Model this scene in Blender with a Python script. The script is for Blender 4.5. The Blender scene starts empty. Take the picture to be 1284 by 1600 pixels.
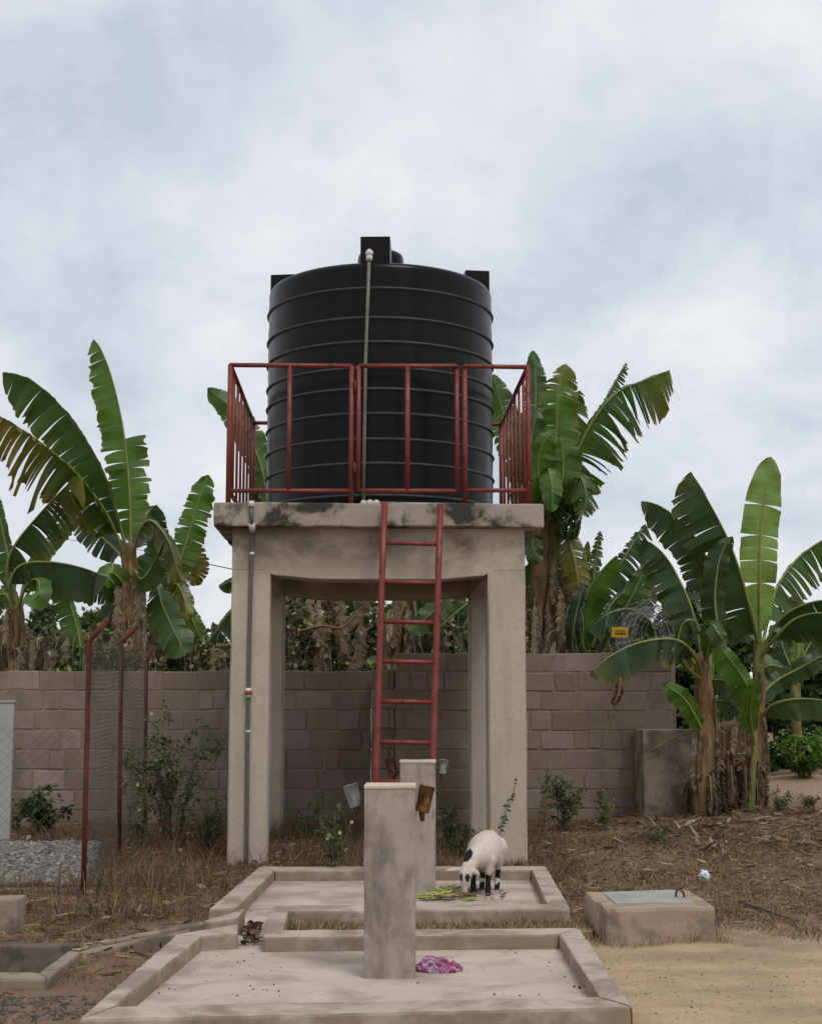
import bpy, bmesh, math, random
import numpy as np
from mathutils import Vector, Matrix, noise

# ------------------------------------------------------------------ camera, sky, sun, exposure
S = bpy.context.scene
F = 2240.0                                   # focal length in photo pixels (1284 x 1600)
TILT = math.atan(305.0 / F)
CAMZ = 1.6
cam_d = bpy.data.cameras.new('camera'); cam = bpy.data.objects.new('camera', cam_d)
S.collection.objects.link(cam); S.camera = cam
cam.location = (0, 0, CAMZ); cam.rotation_euler = (math.pi / 2 + TILT, 0, 0)
cam_d.sensor_fit = 'VERTICAL'; cam_d.sensor_height = 36; cam_d.lens = 36 * F / 1600
cam_d.clip_end = 6000; cam_d.clip_start = .05

SUN_EL, SUN_AZ = math.radians(56), math.radians(152)     # azimuth clockwise from +Y: behind the camera, to its right
world = bpy.data.worlds.new('World'); S.world = world; world.use_nodes = True
wn, wl = world.node_tree.nodes, world.node_tree.links
wn.clear()
def W(t, **k):
    n = wn.new(t)
    for a, b in k.items(): setattr(n, a, b)
    return n
wout = W('ShaderNodeOutputWorld'); bg = W('ShaderNodeBackground'); bg.inputs[1].default_value = .1
sky = W('ShaderNodeTexSky'); sky.sky_type = 'NISHITA'; sky.sun_disc = False
sky.sun_elevation = SUN_EL; sky.sun_rotation = SUN_AZ; sky.dust_density = 2.5; sky.air_density = 1.2
tc = W('ShaderNodeTexCoord'); sep = W('ShaderNodeSeparateXYZ'); wl.new(tc.outputs['Generated'], sep.inputs[0])
za = W('ShaderNodeMath', operation='ABSOLUTE'); wl.new(sep.outputs[2], za.inputs[0])
zz = W('ShaderNodeMath', operation='ADD'); zz.inputs[1].default_value = .55; wl.new(za.outputs[0], zz.inputs[0])
dx = W('ShaderNodeMath', operation='DIVIDE'); wl.new(sep.outputs[0], dx.inputs[0]); wl.new(zz.outputs[0], dx.inputs[1])
dy = W('ShaderNodeMath', operation='DIVIDE'); wl.new(sep.outputs[1], dy.inputs[0]); wl.new(zz.outputs[0], dy.inputs[1])
cmb = W('ShaderNodeCombineXYZ'); wl.new(dx.outputs[0], cmb.inputs[0]); wl.new(dy.outputs[0], cmb.inputs[1]); cmb.inputs[2].default_value = 3.7
n1 = W('ShaderNodeTexNoise'); n1.inputs['Scale'].default_value = 4.6; n1.inputs['Detail'].default_value = 10; n1.inputs['Roughness'].default_value = .6; n1.inputs['Distortion'].default_value = .25
wl.new(cmb.outputs[0], n1.inputs[0])
n2 = W('ShaderNodeTexNoise'); n2.inputs['Scale'].default_value = 2.1; n2.inputs['Detail'].default_value = 3
wl.new(cmb.outputs[0], n2.inputs[0])
ad = W('ShaderNodeMath', operation='MULTIPLY_ADD'); ad.inputs[1].default_value = .5; wl.new(n2.outputs[0], ad.inputs[0]); wl.new(n1.outputs[0], ad.inputs[2])
rp = W('ShaderNodeValToRGB'); wl.new(ad.outputs[0], rp.inputs[0])
e = rp.color_ramp.elements
e[0].position = .56; e[0].color = (5.8, 6.4, 7.25, 1)
e[1].position = .90; e[1].color = (8.9, 9.05, 9.3, 1)
m = rp.color_ramp.elements.new(.74); m.color = (7.6, 7.95, 8.5, 1)
mx = W('ShaderNodeMix', data_type='RGBA'); mx.inputs[0].default_value = .93
wl.new(sky.outputs[0], mx.inputs[6]); wl.new(rp.outputs[0], mx.inputs[7])
wl.new(mx.outputs[2], bg.inputs[0]); wl.new(bg.outputs[0], wout.inputs[0])

sun_d = bpy.data.lights.new('sun', 'SUN'); sun_d.energy = 1.5; sun_d.angle = math.radians(18); sun_d.color = (1, .95, .87)
sun = bpy.data.objects.new('sun', sun_d); S.collection.objects.link(sun)
sd = Vector((math.sin(SUN_AZ) * math.cos(SUN_EL), math.cos(SUN_AZ) * math.cos(SUN_EL), math.sin(SUN_EL)))
sun.rotation_euler = sd.to_track_quat('Z', 'Y').to_euler()
S.view_settings.view_transform = 'Standard'; S.view_settings.look = 'None'
S.view_settings.exposure = 0; S.view_settings.gamma = 1; S.view_settings.use_curve_mapping = False
S.render.engine = 'CYCLES'; S.cycles.max_bounces = 6; S.cycles.diffuse_bounces = 3; S.cycles.transparent_max_bounces = 8
S.cycles.use_denoising = True

# ------------------------------------------------------------------ helpers
rng = random.Random(7)
NP = np.random.default_rng(11)
ct, st = math.cos(TILT), math.sin(TILT)
def at(px, py, Y):
    """survey point: photo pixel + distance in metres -> place in the world"""
    u, v = (px - 642) / F, (800 - py) / F
    k = Y / (ct - v * st)
    return Vector((u * k, Y, CAMZ + (st + v * ct) * k))
def on(px, py, z):
    v = (800 - py) / F
    return at(px, py, (z - CAMZ) * (ct - v * st) / (st + v * ct))
def sstep(a, b, x):
    t = np.clip((x - a) / (b - a), 0, 1); return t * t * (3 - 2 * t)
def nz(p, s=1.0): return noise.noise(Vector(p) * s)

COL = S.collection
def link(name, me, mat=None, parent=None, smooth=False):
    o = bpy.data.objects.new(name, me); COL.objects.link(o)
    if mat and not me.materials: me.materials.append(mat)
    if parent: o.parent = parent
    if smooth: me.shade_smooth()
    return o
def tag(o, label, cat, group=None):
    o['label'] = label; o['category'] = cat
    if group: o['group'] = group
    return o
def thing(name, label, cat, loc=(0, 0, 0), rz=0, group=None):
    o = bpy.data.objects.new(name, None); COL.objects.link(o)
    o.location = loc; o.rotation_euler = (0, 0, rz); o.empty_display_size = .2
    return tag(o, label, cat, group)
def from_bm(name, bm, mat, parent=None, smooth=False):
    me = bpy.data.meshes.new(name); bm.normal_update(); bm.to_mesh(me); bm.free()
    return link(name, me, mat, parent, smooth)
def from_arrays(name, V, Fc, mat, parent=None, col=None, uv=None, smooth=False):
    me = bpy.data.meshes.new(name)
    me.from_pydata([tuple(v) for v in V] if not isinstance(V, np.ndarray) else V.tolist(), [], Fc if not isinstance(Fc, np.ndarray) else Fc.tolist())
    if col is not None:
        a = me.color_attributes.new('Col', 'FLOAT_COLOR', 'POINT')
        c = np.ones((len(V), 4), np.float32); c[:, :3] = np.asarray(col, np.float32)
        a.data.foreach_set('color', c.ravel())
    if uv is not None:
        l = me.uv_layers.new(name='UVMap'); idx = np.empty(len(me.loops), np.int32); me.loops.foreach_get('vertex_index', idx)
        l.data.foreach_set('uv', np.asarray(uv, np.float32)[idx].ravel())
    me.update()
    return link(name, me, mat, parent, smooth)

def box_bm(bm, lo, hi, bevel=0.0, M=None, seg=2):
    ret = bmesh.ops.create_cube(bm, size=1)
    vs = ret['verts']
    for v in vs:
        v.co = Vector(((lo[i] + hi[i]) / 2 + v.co[i] * (hi[i] - lo[i]) for i in range(3)))
    if M: bmesh.ops.transform(bm, matrix=M, verts=vs)
    if bevel:
        es = list({e for v in vs for e in v.link_edges})
        bmesh.ops.bevel(bm, geom=es, offset=bevel, segments=seg, affect='EDGES', profile=.6)
    return bm
def rough_bm(bm, cell, amp, freq=3.0, seed=0.0, zamp=1.0):
    """cut long edges and push the surface about a little, so cast concrete is not razor straight"""
    for _ in range(6):
        es = [e for e in bm.edges if e.calc_length() > cell]
        if not es: break
        bmesh.ops.subdivide_edges(bm, edges=es, cuts=1, use_grid_fill=True)
    off = Vector((seed, seed * 1.7, -seed))
    for v in bm.verts:
        p = v.co * freq + off
        n = noise.noise_vector(p) + noise.noise_vector(p * 3.1) * .5
        v.co += Vector((n.x, n.y, n.z * zamp)) * amp
    return bm
def box(name, lo, hi, mat, parent=None, bevel=.006, cell=0, amp=0, freq=3, seed=0, M=None, zamp=1):
    bm = bmesh.new(); box_bm(bm, lo, hi, bevel, M)
    if cell: rough_bm(bm, cell, amp, freq, seed, zamp)
    return from_bm(name, bm, mat, parent, smooth=False)
def prism(name, pts, z0, z1, mat, parent=None, bevel=.012, cell=.12, amp=.004, freq=4, seed=0, zamp=1):
    """upright prism over a plan polygon (list of 2-D points)"""
    bm = bmesh.new()
    a = sum(pts[i][0] * pts[(i + 1) % len(pts)][1] - pts[(i + 1) % len(pts)][0] * pts[i][1] for i in range(len(pts)))
    if a < 0: pts = pts[::-1]
    f = bm.faces.new([bm.verts.new((p[0], p[1], z0)) for p in pts])
    r = bmesh.ops.extrude_face_region(bm, geom=[f])
    for g in r['geom']:
        if isinstance(g, bmesh.types.BMVert): g.co.z = z1
    bmesh.ops.recalc_face_normals(bm, faces=bm.faces[:])
    if bevel: bmesh.ops.bevel(bm, geom=bm.edges[:], offset=bevel, segments=2, affect='EDGES', profile=.6)
    bmesh.ops.triangulate(bm, faces=[f for f in bm.faces if len(f.verts) > 4])
    if cell: rough_bm(bm, cell, amp, freq, seed, zamp)
    bmesh.ops.recalc_face_normals(bm, faces=bm.faces[:])
    return from_bm(name, bm, mat, parent)
def tube_arr(pts, rad, n=8, cap=True, jit=0.0, r_=None):
    """tube along points; returns verts, faces"""
    P = [Vector(p) for p in pts]; V = []; Fc = []
    up = Vector((0.13, .31, .94))
    prev = None
    for i, p in enumerate(P):
        t = (P[min(i + 1, len(P) - 1)] - P[max(i - 1, 0)])
        t = t.normalized() if t.length > 1e-9 else Vector((0, 0, 1))
        a = up if prev is None else prev
        s = a - t * a.dot(t)
        if s.length < 1e-4: s = Vector((1, 0, 0)) - t * t.x
        s.normalize(); prev = s; b = t.cross(s)
        r = rad[i] if hasattr(rad, '__len__') else rad
        for k in range(n):
            th = 2 * math.pi * k / n
            rr = r * (1 + (jit * (r_ or rng).uniform(-1, 1) if jit else 0))
            V.append(p + (s * math.cos(th) + b * math.sin(th)) * rr)
    for i in range(len(P) - 1):
        for k in range(n):
            a, b = i * n + k, i * n + (k + 1) % n
            Fc.append((a, b, b + n, a + n))
    if cap:
        Fc.append(tuple(range(n - 1, -1, -1))); Fc.append(tuple(range((len(P) - 1) * n, len(P) * n)))
    return V, Fc
def tube(name, pts, rad, mat, parent=None, n=10, cap=True, smooth=True, jit=0.0):
    V, Fc = tube_arr(pts, rad, n, cap, jit)
    me = bpy.data.meshes.new(name); me.from_pydata([tuple(v) for v in V], [], Fc); me.update()
    o = link(name, me, mat, parent, smooth)
    return o
def join_arr(parts):
    V = []; Fc = []
    for v, f in parts:
        b = len(V); V += [tuple(x) for x in v]; Fc += [tuple(i + b for i in q) for q in f]
    return V, Fc
def spline(pts, n):
    """Catmull-Rom through pts, resampled evenly by length"""
    P = [Vector(p) for p in pts]; P = [P[0] * 2 - P[1]] + P + [P[-1] * 2 - P[-2]]
    out = []
    for i in range(1, len(P) - 2):
        p0, p1, p2, p3 = P[i - 1:i + 3]
        for k in range(16):
            t = k / 16
            out.append(.5 * ((2 * p1) + (p2 - p0) * t + (2 * p0 - 5 * p1 + 4 * p2 - p3) * t * t + (3 * p1 - p0 - 3 * p2 + p3) * t ** 3))
    out.append(P[-2])
    d = [0]
    for a, b in zip(out, out[1:]): d.append(d[-1] + (b - a).length)
    res = []; j = 0
    for i in range(n):
        s = d[-1] * i / (n - 1)
        while j < len(d) - 2 and d[j + 1] < s: j += 1
        f = (s - d[j]) / max(1e-9, d[j + 1] - d[j])
        res.append(out[j].lerp(out[j + 1], min(1, f)))
    return res, d[-1]
def lathe_bm(prof, n=48):
    bm = bmesh.new(); rings = []
    for r, z in prof:
        if r < 1e-5: rings.append([bm.verts.new((0, 0, z))])
        else: rings.append([bm.verts.new((r * math.cos(2 * math.pi * k / n), r * math.sin(2 * math.pi * k / n), z)) for k in range(n)])
    for a, b in zip(rings, rings[1:]):
        for k in range(n):
            q = [a[k % len(a)], a[(k + 1) % len(a)], b[(k + 1) % len(b)], b[k % len(b)]]
            q2 = []
            for v in q:
                if v not in q2: q2.append(v)
            if len(q2) > 2: bm.faces.new(q2)
    bmesh.ops.recalc_face_normals(bm, faces=bm.faces[:])
    return bm

# ------------------------------------------------------------------ materials
class NT:
    def __init__(s, name):
        s.m = bpy.data.materials.new(name); s.m.use_nodes = True
        s.n, s.l = s.m.node_tree.nodes, s.m.node_tree.links
        s.b = s.n['Principled BSDF']; s.out = s.n['Material Output']
    def add(s, t, **k):
        n = s.n.new(t)
        for a, b in k.items(): setattr(n, a, b)
        return n
    def pos(s, scale=(1, 1, 1), kind='Position'):
        if kind == 'Position': src = s.add('ShaderNodeNewGeometry').outputs['Position']
        else: src = s.add('ShaderNodeTexCoord').outputs[kind]
        mp = s.add('ShaderNodeMapping'); mp.inputs['Scale'].default_value = scale
        s.l.new(src, mp.inputs[0]); return mp.outputs[0]
    def noise(s, vec, scale, detail=4, rough=.55, dist=0):
        n = s.add('ShaderNodeTexNoise'); n.inputs['Scale'].default_value = scale; n.inputs['Detail'].default_value = detail
        n.inputs['Roughness'].default_value = rough; n.inputs['Distortion'].default_value = dist
        if vec is not None: s.l.new(vec, n.inputs['Vector'])
        return n.outputs[0]
    def ramp(s, fac, a, b, ca=(0, 0, 0, 1), cb=(1, 1, 1, 1)):
        r = s.add('ShaderNodeValToRGB'); e = r.color_ramp.elements
        e[0].position = a; e[1].position = b
        e[0].color = tuple(ca) if len(ca) == 4 else (*ca, 1); e[1].color = tuple(cb) if len(cb) == 4 else (*cb, 1)
        s.l.new(fac, r.inputs[0]); return r.outputs[0]
    def mix(s, fac, a, b, mode='MIX'):
        n = s.add('ShaderNodeMix', data_type='RGBA', blend_type=mode)
        for sock, v in ((n.inputs[0], fac), (n.inputs[6], a), (n.inputs[7], b)):
            if isinstance(v, (int, float)): sock.default_value = v
            elif isinstance(v, (tuple, list)): sock.default_value = v if len(v) == 4 else (*v, 1)
            else: s.l.new(v, sock)
        return n.outputs[2]
    def math(s, op, a, b=0.0, clamp=False):
        n = s.add('ShaderNodeMath', operation=op, use_clamp=clamp)
        for sock, v in zip(n.inputs, (a, b)):
            if isinstance(v, (int, float)): sock.default_value = v
            else: s.l.new(v, sock)
        return n.outputs[0]
    def bump(s, h, strength=.3, dist=.01):
        n = s.add('ShaderNodeBump'); n.inputs['Strength'].default_value = strength; n.inputs['Distance'].default_value = dist
        s.l.new(h, n.inputs['Height']); s.l.new(n.outputs[0], s.b.inputs['Normal'])
    def color(s, c):
        if isinstance(c, (tuple, list)): s.b.inputs['Base Color'].default_value = (*c, 1)
        else: s.l.new(c, s.b.inputs['Base Color'])
    def rough(s, r, spec=None):
        if isinstance(r, (int, float)): s.b.inputs['Roughness'].default_value = r
        else: s.l.new(r, s.b.inputs['Roughness'])
        if spec is not None: s.b.inputs['Specular IOR Level'].default_value = spec
    def rand(s): return s.add('ShaderNodeObjectInfo').outputs['Random']

def concrete(name, c1, c2, stain=(.05, .045, .04), samt=.5, s_lo=.55, s_hi=.72, scale=2.2, streak=False, bump=.25, speck=.0, zfade=None, side=None, streaks=False):
    t = NT(name); P = t.pos()
    big = t.noise(P, scale, 6, .6); fine = t.noise(P, 26, 6, .65); micro = t.noise(P, 140, 3, .6)
    c = t.mix(t.ramp(big, .35, .68), c1, c2)
    c = t.mix(t.ramp(fine, .35, .7), c, t.mix(.5, c, tuple(x * .7 for x in c1)), 'MIX')
    sv = t.pos((1, 1, .42)) if streak else P
    sn = t.noise(sv, scale * (2.6 if streak else 1.5), 7, .62, .4)
    f = t.ramp(sn, s_lo, s_hi)
    f = t.math('MULTIPLY', f, samt)
    if zfade:                                          # damp or mould that clings to a band of heights
        z = t.add('ShaderNodeSeparateXYZ'); t.l.new(t.pos(), z.inputs[0])
        f = t.math('MULTIPLY', f, t.ramp(t.math('DIVIDE', t.math('SUBTRACT', z.outputs[2], zfade[0]), zfade[1] - zfade[0]), 0, 1))
    c = t.mix(f, c, stain)
    if side:                                           # upright faces mixed towards the side colour, broken up by noise
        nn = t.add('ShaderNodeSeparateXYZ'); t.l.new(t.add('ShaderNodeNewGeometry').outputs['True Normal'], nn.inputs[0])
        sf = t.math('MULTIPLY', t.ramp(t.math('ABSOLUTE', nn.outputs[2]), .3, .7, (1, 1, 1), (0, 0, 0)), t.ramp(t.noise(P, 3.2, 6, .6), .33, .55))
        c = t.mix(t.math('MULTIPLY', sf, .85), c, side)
    if streaks:
        c = t.mix(t.math('MULTIPLY', t.ramp(t.noise(t.pos((1, 1, .1)), 5, 6, .6, .3), .50, .68), .32), c, (.25, .205, .155))
    if speck: c = t.mix(t.math('MULTIPLY', t.ramp(micro, .62, .7), speck), c, (.05, .04, .035))
    t.color(c); t.rough(.9, .25)
    t.bump(t.math('ADD', t.math('MULTIPLY', fine, 1.0), t.math('MULTIPLY', micro, .5)), bump, .012)
    return t.m
M = {}
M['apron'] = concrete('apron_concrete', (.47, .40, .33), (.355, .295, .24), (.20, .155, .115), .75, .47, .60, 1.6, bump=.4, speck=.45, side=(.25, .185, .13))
M['floor'] = concrete('apron_floor_concrete', (.55, .465, .40), (.41, .345, .295), (.25, .20, .16), .7, .47, .63, 1.3, bump=.3, speck=.5)
M['tower'] = concrete('tower_render', (.48, .415, .335), (.40, .34, .27), (.14, .108, .078), .85, .41, .58, 1.0, streak=False, bump=.35, zfade=(2.8, 3.15), streaks=True, speck=.45)
M['ledge'] = concrete('ledge_concrete', (.40, .345, .285), (.27, .225, .18), (.028, .024, .021), .93, .465, .575, 1.6, bump=.5, speck=.4)
M['pillar'] = concrete('pillar_render', (.42, .36, .30), (.31, .265, .225), (.115, .095, .085), .72, .43, .66, 2.6, streak=True, bump=.3, speck=.3)
M['pillar_cap'] = concrete('pillar_cap_mortar', (.60, .51, .41), (.5, .42, .34), samt=.2)
M['box'] = concrete('box_render', (.40, .30, .225), (.31, .235, .175), (.11, .085, .068), .7, .50, .64, 2.2, bump=.4, speck=.4)
M['mortar'] = concrete('wall_mortar', (.285, .22, .165), (.225, .172, .128), (.08, .063, .052), .5, bump=.7)
M['old'] = concrete('old_concrete', (.32, .26, .20), (.24, .19, .145), (.09, .072, .058), .75, .46, .62, 2.2, bump=.45, speck=.4)
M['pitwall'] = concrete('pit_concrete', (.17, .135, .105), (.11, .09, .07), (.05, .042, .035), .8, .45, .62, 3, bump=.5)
M['beam'] = M['tower']

def mk_block():
    t = NT('block'); P = t.pos(); r = t.rand()
    rr = t.add('ShaderNodeValToRGB'); e = rr.color_ramp.elements
    e[0].position = 0; e[0].color = (0.192, 0.149, 0.116, 1); e[1].position = 1; e[1].color = (0.323, 0.262, 0.232, 1)
    for p, c in ((.25, (0.270, 0.214, 0.190, 1)), (.45, (0.217, 0.173, 0.127, 1)), (.7, (0.283, 0.226, 0.208, 1)), (.85, (0.237, 0.193, 0.147, 1))):
        x = e.new(p); x.color = c
    t.l.new(r, rr.inputs[0])
    a = t.noise(P, 3, 6, .65); b = t.noise(P, 38, 5, .7); d = t.noise(t.pos((1, 1, .35)), 1.4, 5, .6)
    c = t.mix(t.ramp(a, .3, .75), rr.outputs[0], t.mix(.55, rr.outputs[0], (.12, .09, .07)))
    c = t.mix(t.math('MULTIPLY', t.ramp(d, .5, .7), .5), c, (.085, .068, .056))
    c = t.mix(t.math('MULTIPLY', t.ramp(b, .5, .75), .35), c, (.30, .25, .21))
    t.color(c); t.rough(.95, .15); t.bump(b, .6, .012)
    return t.m
M['block'] = mk_block()

def mk_red():
    t = NT('red_paint'); P = t.pos()
    n = t.noise(P, 14, 6, .65); r = t.noise(P, 5, 5, .6)
    c = t.mix(t.ramp(r, .3, .7), (.155, .022, .017), (.205, .038, .028))
    f = t.ramp(n, .56, .64)
    c = t.mix(f, c, (.075, .03, .018)); c = t.mix(t.math('MULTIPLY', t.ramp(t.noise(P, 31, 4), .66, .72), .7), c, (.33, .21, .17))
    t.color(c); t.rough(t.ramp(n, .5, .7, (.42, .42, .42), (.85, .85, .85)), .4); t.bump(n, .25, .003)
    return t.m
M['red'] = mk_red()
M['post_red'] = None
def mk_tank():
    t = NT('black_plastic'); P = t.pos((1, 1, .12)); n = t.noise(P, 5, 5, .6); d = t.noise(t.pos(), 9, 5, .6)
    c = t.mix(t.ramp(n, .35, .8), (.0035, .0035, .0045), (.009, .009, .010))
    c = t.mix(t.math('MULTIPLY', t.ramp(d, .6, .8), .3), c, (.025, .024, .023))
    t.color(c); t.rough(t.ramp(n, .3, .75, (.22, .22, .22), (.36, .36, .36)), .15); t.bump(t.noise(t.pos((1, 1, .3)), 3, 3), .12, .01)
    return t.m
M['tank'] = mk_tank()
M['tank_rib'] = None
def plain(name, c, r=.6, var=.3, scale=12, metal=0, spec=.4, c2=None, lo=.4, hi=.7, bump=.1, obj=False):
    t = NT(name); n = t.noise(t.pos(kind='Object' if obj else 'Position'), scale, 5, .6)
    t.color(t.mix(t.ramp(n, lo, hi), c, c2 or tuple(x * (1 - var) for x in c)))
    t.rough(r, spec); t.b.inputs['Metallic'].default_value = metal; t.bump(n, bump, .004)
    return t.m
M['post_red'] = plain('weathered_red_paint', (.125, .024, .019), .75, c2=(.045, .02, .016), scale=9, lo=.46, hi=.62, bump=.3)
M['tank_rib'] = plain('skylit_black_plastic', (.045, .047, .05), .55, .4, 14, spec=.3)  # ribs coloured paler than the shell to stand for sky light they catch
M['pipe_grey'] = plain('pvc_pipe', (.17, .16, .12), .5)
M['conduit'] = plain('conduit_pipe', (.11, .11, .10), .5)
M['white_pvc'] = plain('white_fitting', (.62, .59, .53), .5, .25, 30)
M['orange_mark'] = plain('red_mark', (.28, .06, .04), .6)
M['rust'] = plain('rusty_tin', (.22, .105, .03), .8, c2=(.10, .04, .015), scale=22, lo=.42, hi=.6, bump=.4)
M['rust_dark'] = plain('dark_rusty_tin', (.085, .032, .02), .8, c2=(.045, .02, .015), scale=25, bump=.4)
M['tin'] = plain('grey_tin', (.34, .34, .33), .5, .35, 18, .35)
M['brass'] = plain('tap_metal', (.12, .07, .03), .6, .4, 30, .4)
M['lid'] = plain('metal_lid', (.40, .395, .375), .5, .35, 6, .15, c2=(.29, .28, .26))
M['wire'] = plain('wire', (.13, .11, .09), .55, .4, 20, .4)
M['razor'] = plain('razor_wire', (.30, .30, .30), .5, .4, 20, .5)
M['white_bag'] = plain('white_plastic', (.7, .72, .78), .35, .2, 40)
M['black_bag'] = plain('black_plastic_bag', (.02, .02, .025), .35, .3, 40)
M['stone'] = plain('stone', (.33, .28, .24), .9, .4, 30, bump=.5)
M['stick'] = plain('stick', (.16, .11, .075), .9, .4, 30, bump=.4)
M['yellow_sign'] = plain('yellow_sign', (.68, .42, .015), .55, .15, 12)
M['black_ink'] = plain('black_ink', (.03, .025, .015), .7)
M['trunk'] = plain('bark', (.12, .09, .065), .95, .5, 14, bump=.6)
M['panel'] = plain('grey_panel', (.36, .36, .34), .6, .15, 3)

def foliage(name, rough=.45, trans=.32, vein=False, spec=.4):
    t = NT(name)
    a = t.add('ShaderNodeAttribute', attribute_name='Col').outputs['Color']
    n = t.noise(t.pos(), 6, 4, .6)
    c = t.mix(t.ramp(n, .3, .75), a, t.mix(1.0, a, (.62, .66, .6), 'MULTIPLY'))
    t.rough(rough, spec)
    if vein:
        uv = t.add('ShaderNodeUVMap').outputs[0]; mp = t.add('ShaderNodeMapping'); mp.inputs['Scale'].default_value = (1, .03, 1); t.l.new(uv, mp.inputs[0])
        v = t.noise(mp.outputs[0], 30, 3, .5)
        c = t.mix(t.math('MULTIPLY', t.ramp(v, .35, .7), .38), c, t.mix(1.0, c, (.5, .55, .5), 'MULTIPLY'))
        t.bump(v, .35, .012)
    t.color(c)
    tr = t.add('ShaderNodeBsdfTranslucent'); t.l.new(t.mix(1.0, c, (1.35, 1.45, .65), 'MULTIPLY'), tr.inputs[0])
    ms = t.add('ShaderNodeMixShader'); ms.inputs[0].default_value = trans
    t.l.new(t.b.outputs[0], ms.inputs[1]); t.l.new(tr.outputs[0], ms.inputs[2]); t.l.new(ms.outputs[0], t.out.inputs[0])
    return t.m
M['banana'] = foliage('banana_leaf', .42, .30, True, .45)
M['leafy'] = foliage('small_leaves', .55, .28)
M['dead'] = foliage('dead_leaf', .85, .12, True, .15)
M['grass'] = foliage('dry_grass', .85, .2, spec=.15)
def mk_vcol(name, r=.8, bump=.3, scale=40):
    t = NT(name); a = t.add('ShaderNodeAttribute', attribute_name='Col').outputs['Color']
    n = t.noise(t.pos(), scale, 4, .6)
    t.color(t.mix(t.ramp(n, .3, .75), a, t.mix(1.0, a, (.75, .73, .7), 'MULTIPLY'))); t.rough(r, .25); t.bump(n, bump, .006)
    return t.m
M['vcol'] = mk_vcol('tinted')
def mk_stem(name, c1, c2, c3):
    t = NT(name); P = t.pos((1, 1, .12), 'Object'); n = t.noise(P, 16, 6, .6, .3); m_ = t.noise(t.pos(kind='Object'), 3.2, 4, .6)
    c = t.mix(t.ramp(n, .40, .56), c1, c2); c = t.mix(t.ramp(m_, .50, .58), c, c3); c = t.mix(t.ramp(t.noise(t.pos((1, 1, .3), 'Object'), 7, 5, .6, .5), .56, .64), c, (.045, .03, .02))
    t.color(c); t.rough(.75, .25); t.bump(n, .5, .02)
    return t.m
M['stem'] = mk_stem('banana_stem', (.26, .15, .055), (.11, .065, .035), (.16, .10, .05))
M['stem_green'] = mk_stem('banana_stem_green', (.20, .20, .06), (.10, .11, .04), (.15, .10, .045))
M['midrib'] = plain('midrib', (.22, .25, .07), .5, .3, 8)
M['midrib_dead'] = plain('dry_midrib', (.22, .15, .09), .85, .4, 10)

def mk_ground():
    t = NT('ground'); P = t.pos()
    s = t.add('ShaderNodeSeparateXYZ'); t.l.new(P, s.inputs[0])
    w = t.noise(P, .9, 5, .6); w2 = t.noise(P, 5, 6, .65); f = t.noise(P, 45, 5, .7)
    soil = t.mix(t.ramp(w2, .3, .7), (.235, .152, .102), (.145, .094, .065))
    soil = t.mix(t.math('MULTIPLY', t.ramp(f, .5, .7), .5), soil, (.30, .22, .16))
    sand = t.mix(t.ramp(t.noise(t.pos((1, 1.8, 1)), 1.1, 7, .66), .38, .62), (.52, .375, .24), (.33, .235, .15))
    sand = t.mix(t.math('MULTIPLY', t.ramp(f, .48, .66), .6), sand, (.26, .185, .12)); sand = t.mix(t.math('MULTIPLY', t.ramp(t.noise(P, 150, 3, .6), .55, .68), .5), sand, (.58, .46, .33))
    wob = t.math('MULTIPLY', t.math('SUBTRACT', w, .5), 2.6)
    wob = t.math('ADD', wob, t.math('MULTIPLY', t.math('SUBTRACT', w2, .5), 1.1))
    # trodden sand: right of the slabs, up to about 11 m out
    my = t.math('ADD', t.math('SUBTRACT', 11.3, s.outputs[1]), wob); mx_ = t.math('ADD', t.math('SUBTRACT', s.outputs[0], .55), t.math('MULTIPLY', wob, .4))
    mask = t.math('MULTIPLY', t.math('MULTIPLY', my, 1.1, True), t.math('MULTIPLY', mx_, 1.6, True), True)
    # bare heap of earth beyond the banana clump
    hx = t.math('SUBTRACT', s.outputs[0], 5.6); hy = t.math('SUBTRACT', s.outputs[1], 20.2)
    hd = t.math('ADD', t.math('MULTIPLY', hx, hx), t.math('MULTIPLY', hy, hy))
    heap = t.math('SUBTRACT', 1.6, t.math('ADD', hd, wob), True)
    c = t.mix(mask, soil, sand); c = t.mix(t.math('MULTIPLY', heap, .9), c, (.34, .235, .165))
    t.color(c); t.rough(.97, .1); t.bump(t.math('ADD', t.math('ADD', w2, t.math('MULTIPLY', t.noise(P, 13, 4, .6), .6)), t.math('MULTIPLY', f, .5)), .8, .04)
    return t.m
M['ground'] = mk_ground()

# ------------------------------------------------------------------ terrain
def g(x, y):
    x = np.asarray(x, float); y = np.asarray(y, float)
    z = -.05 + (.16 + .15 * sstep(.5, 3, x)) * sstep(11.2, 16.8, y)
    z = z + .30 * np.exp(-(((x - 5.6) / 1.5) ** 2 + ((y - 20.6) / 1.5) ** 2)) + .12 * np.exp(-(((x - 4.1) / 1.3) ** 2 + ((y - 17.0) / .9) ** 2))
    z = z + .25 * sstep(18.5, 24, y) * sstep(3.5, 6, x)
    z = z + .012 * np.sin(x * 3.1 + y * 1.3) * np.sin(y * 2.7 - x) + .008 * np.sin(x * 8.3 + 1) * np.sin(y * 7.1)
    return z
def gz(x, y): return float(g(x, y))
def poly2(pix, z): return [on(px, py, z).to_2d() for px, py in pix]
def inside(poly, x, y):
    r = np.zeros(len(x), bool); n = len(poly)
    for i in range(n):
        x1, y1 = poly[i]; x2, y2 = poly[(i + 1) % n]
        if y1 == y2: continue
        c = ((y1 > y) != (y2 > y)) & (x < (x2 - x1) * (y - y1) / (y2 - y1) + x1)
        r ^= c
    return r
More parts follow.
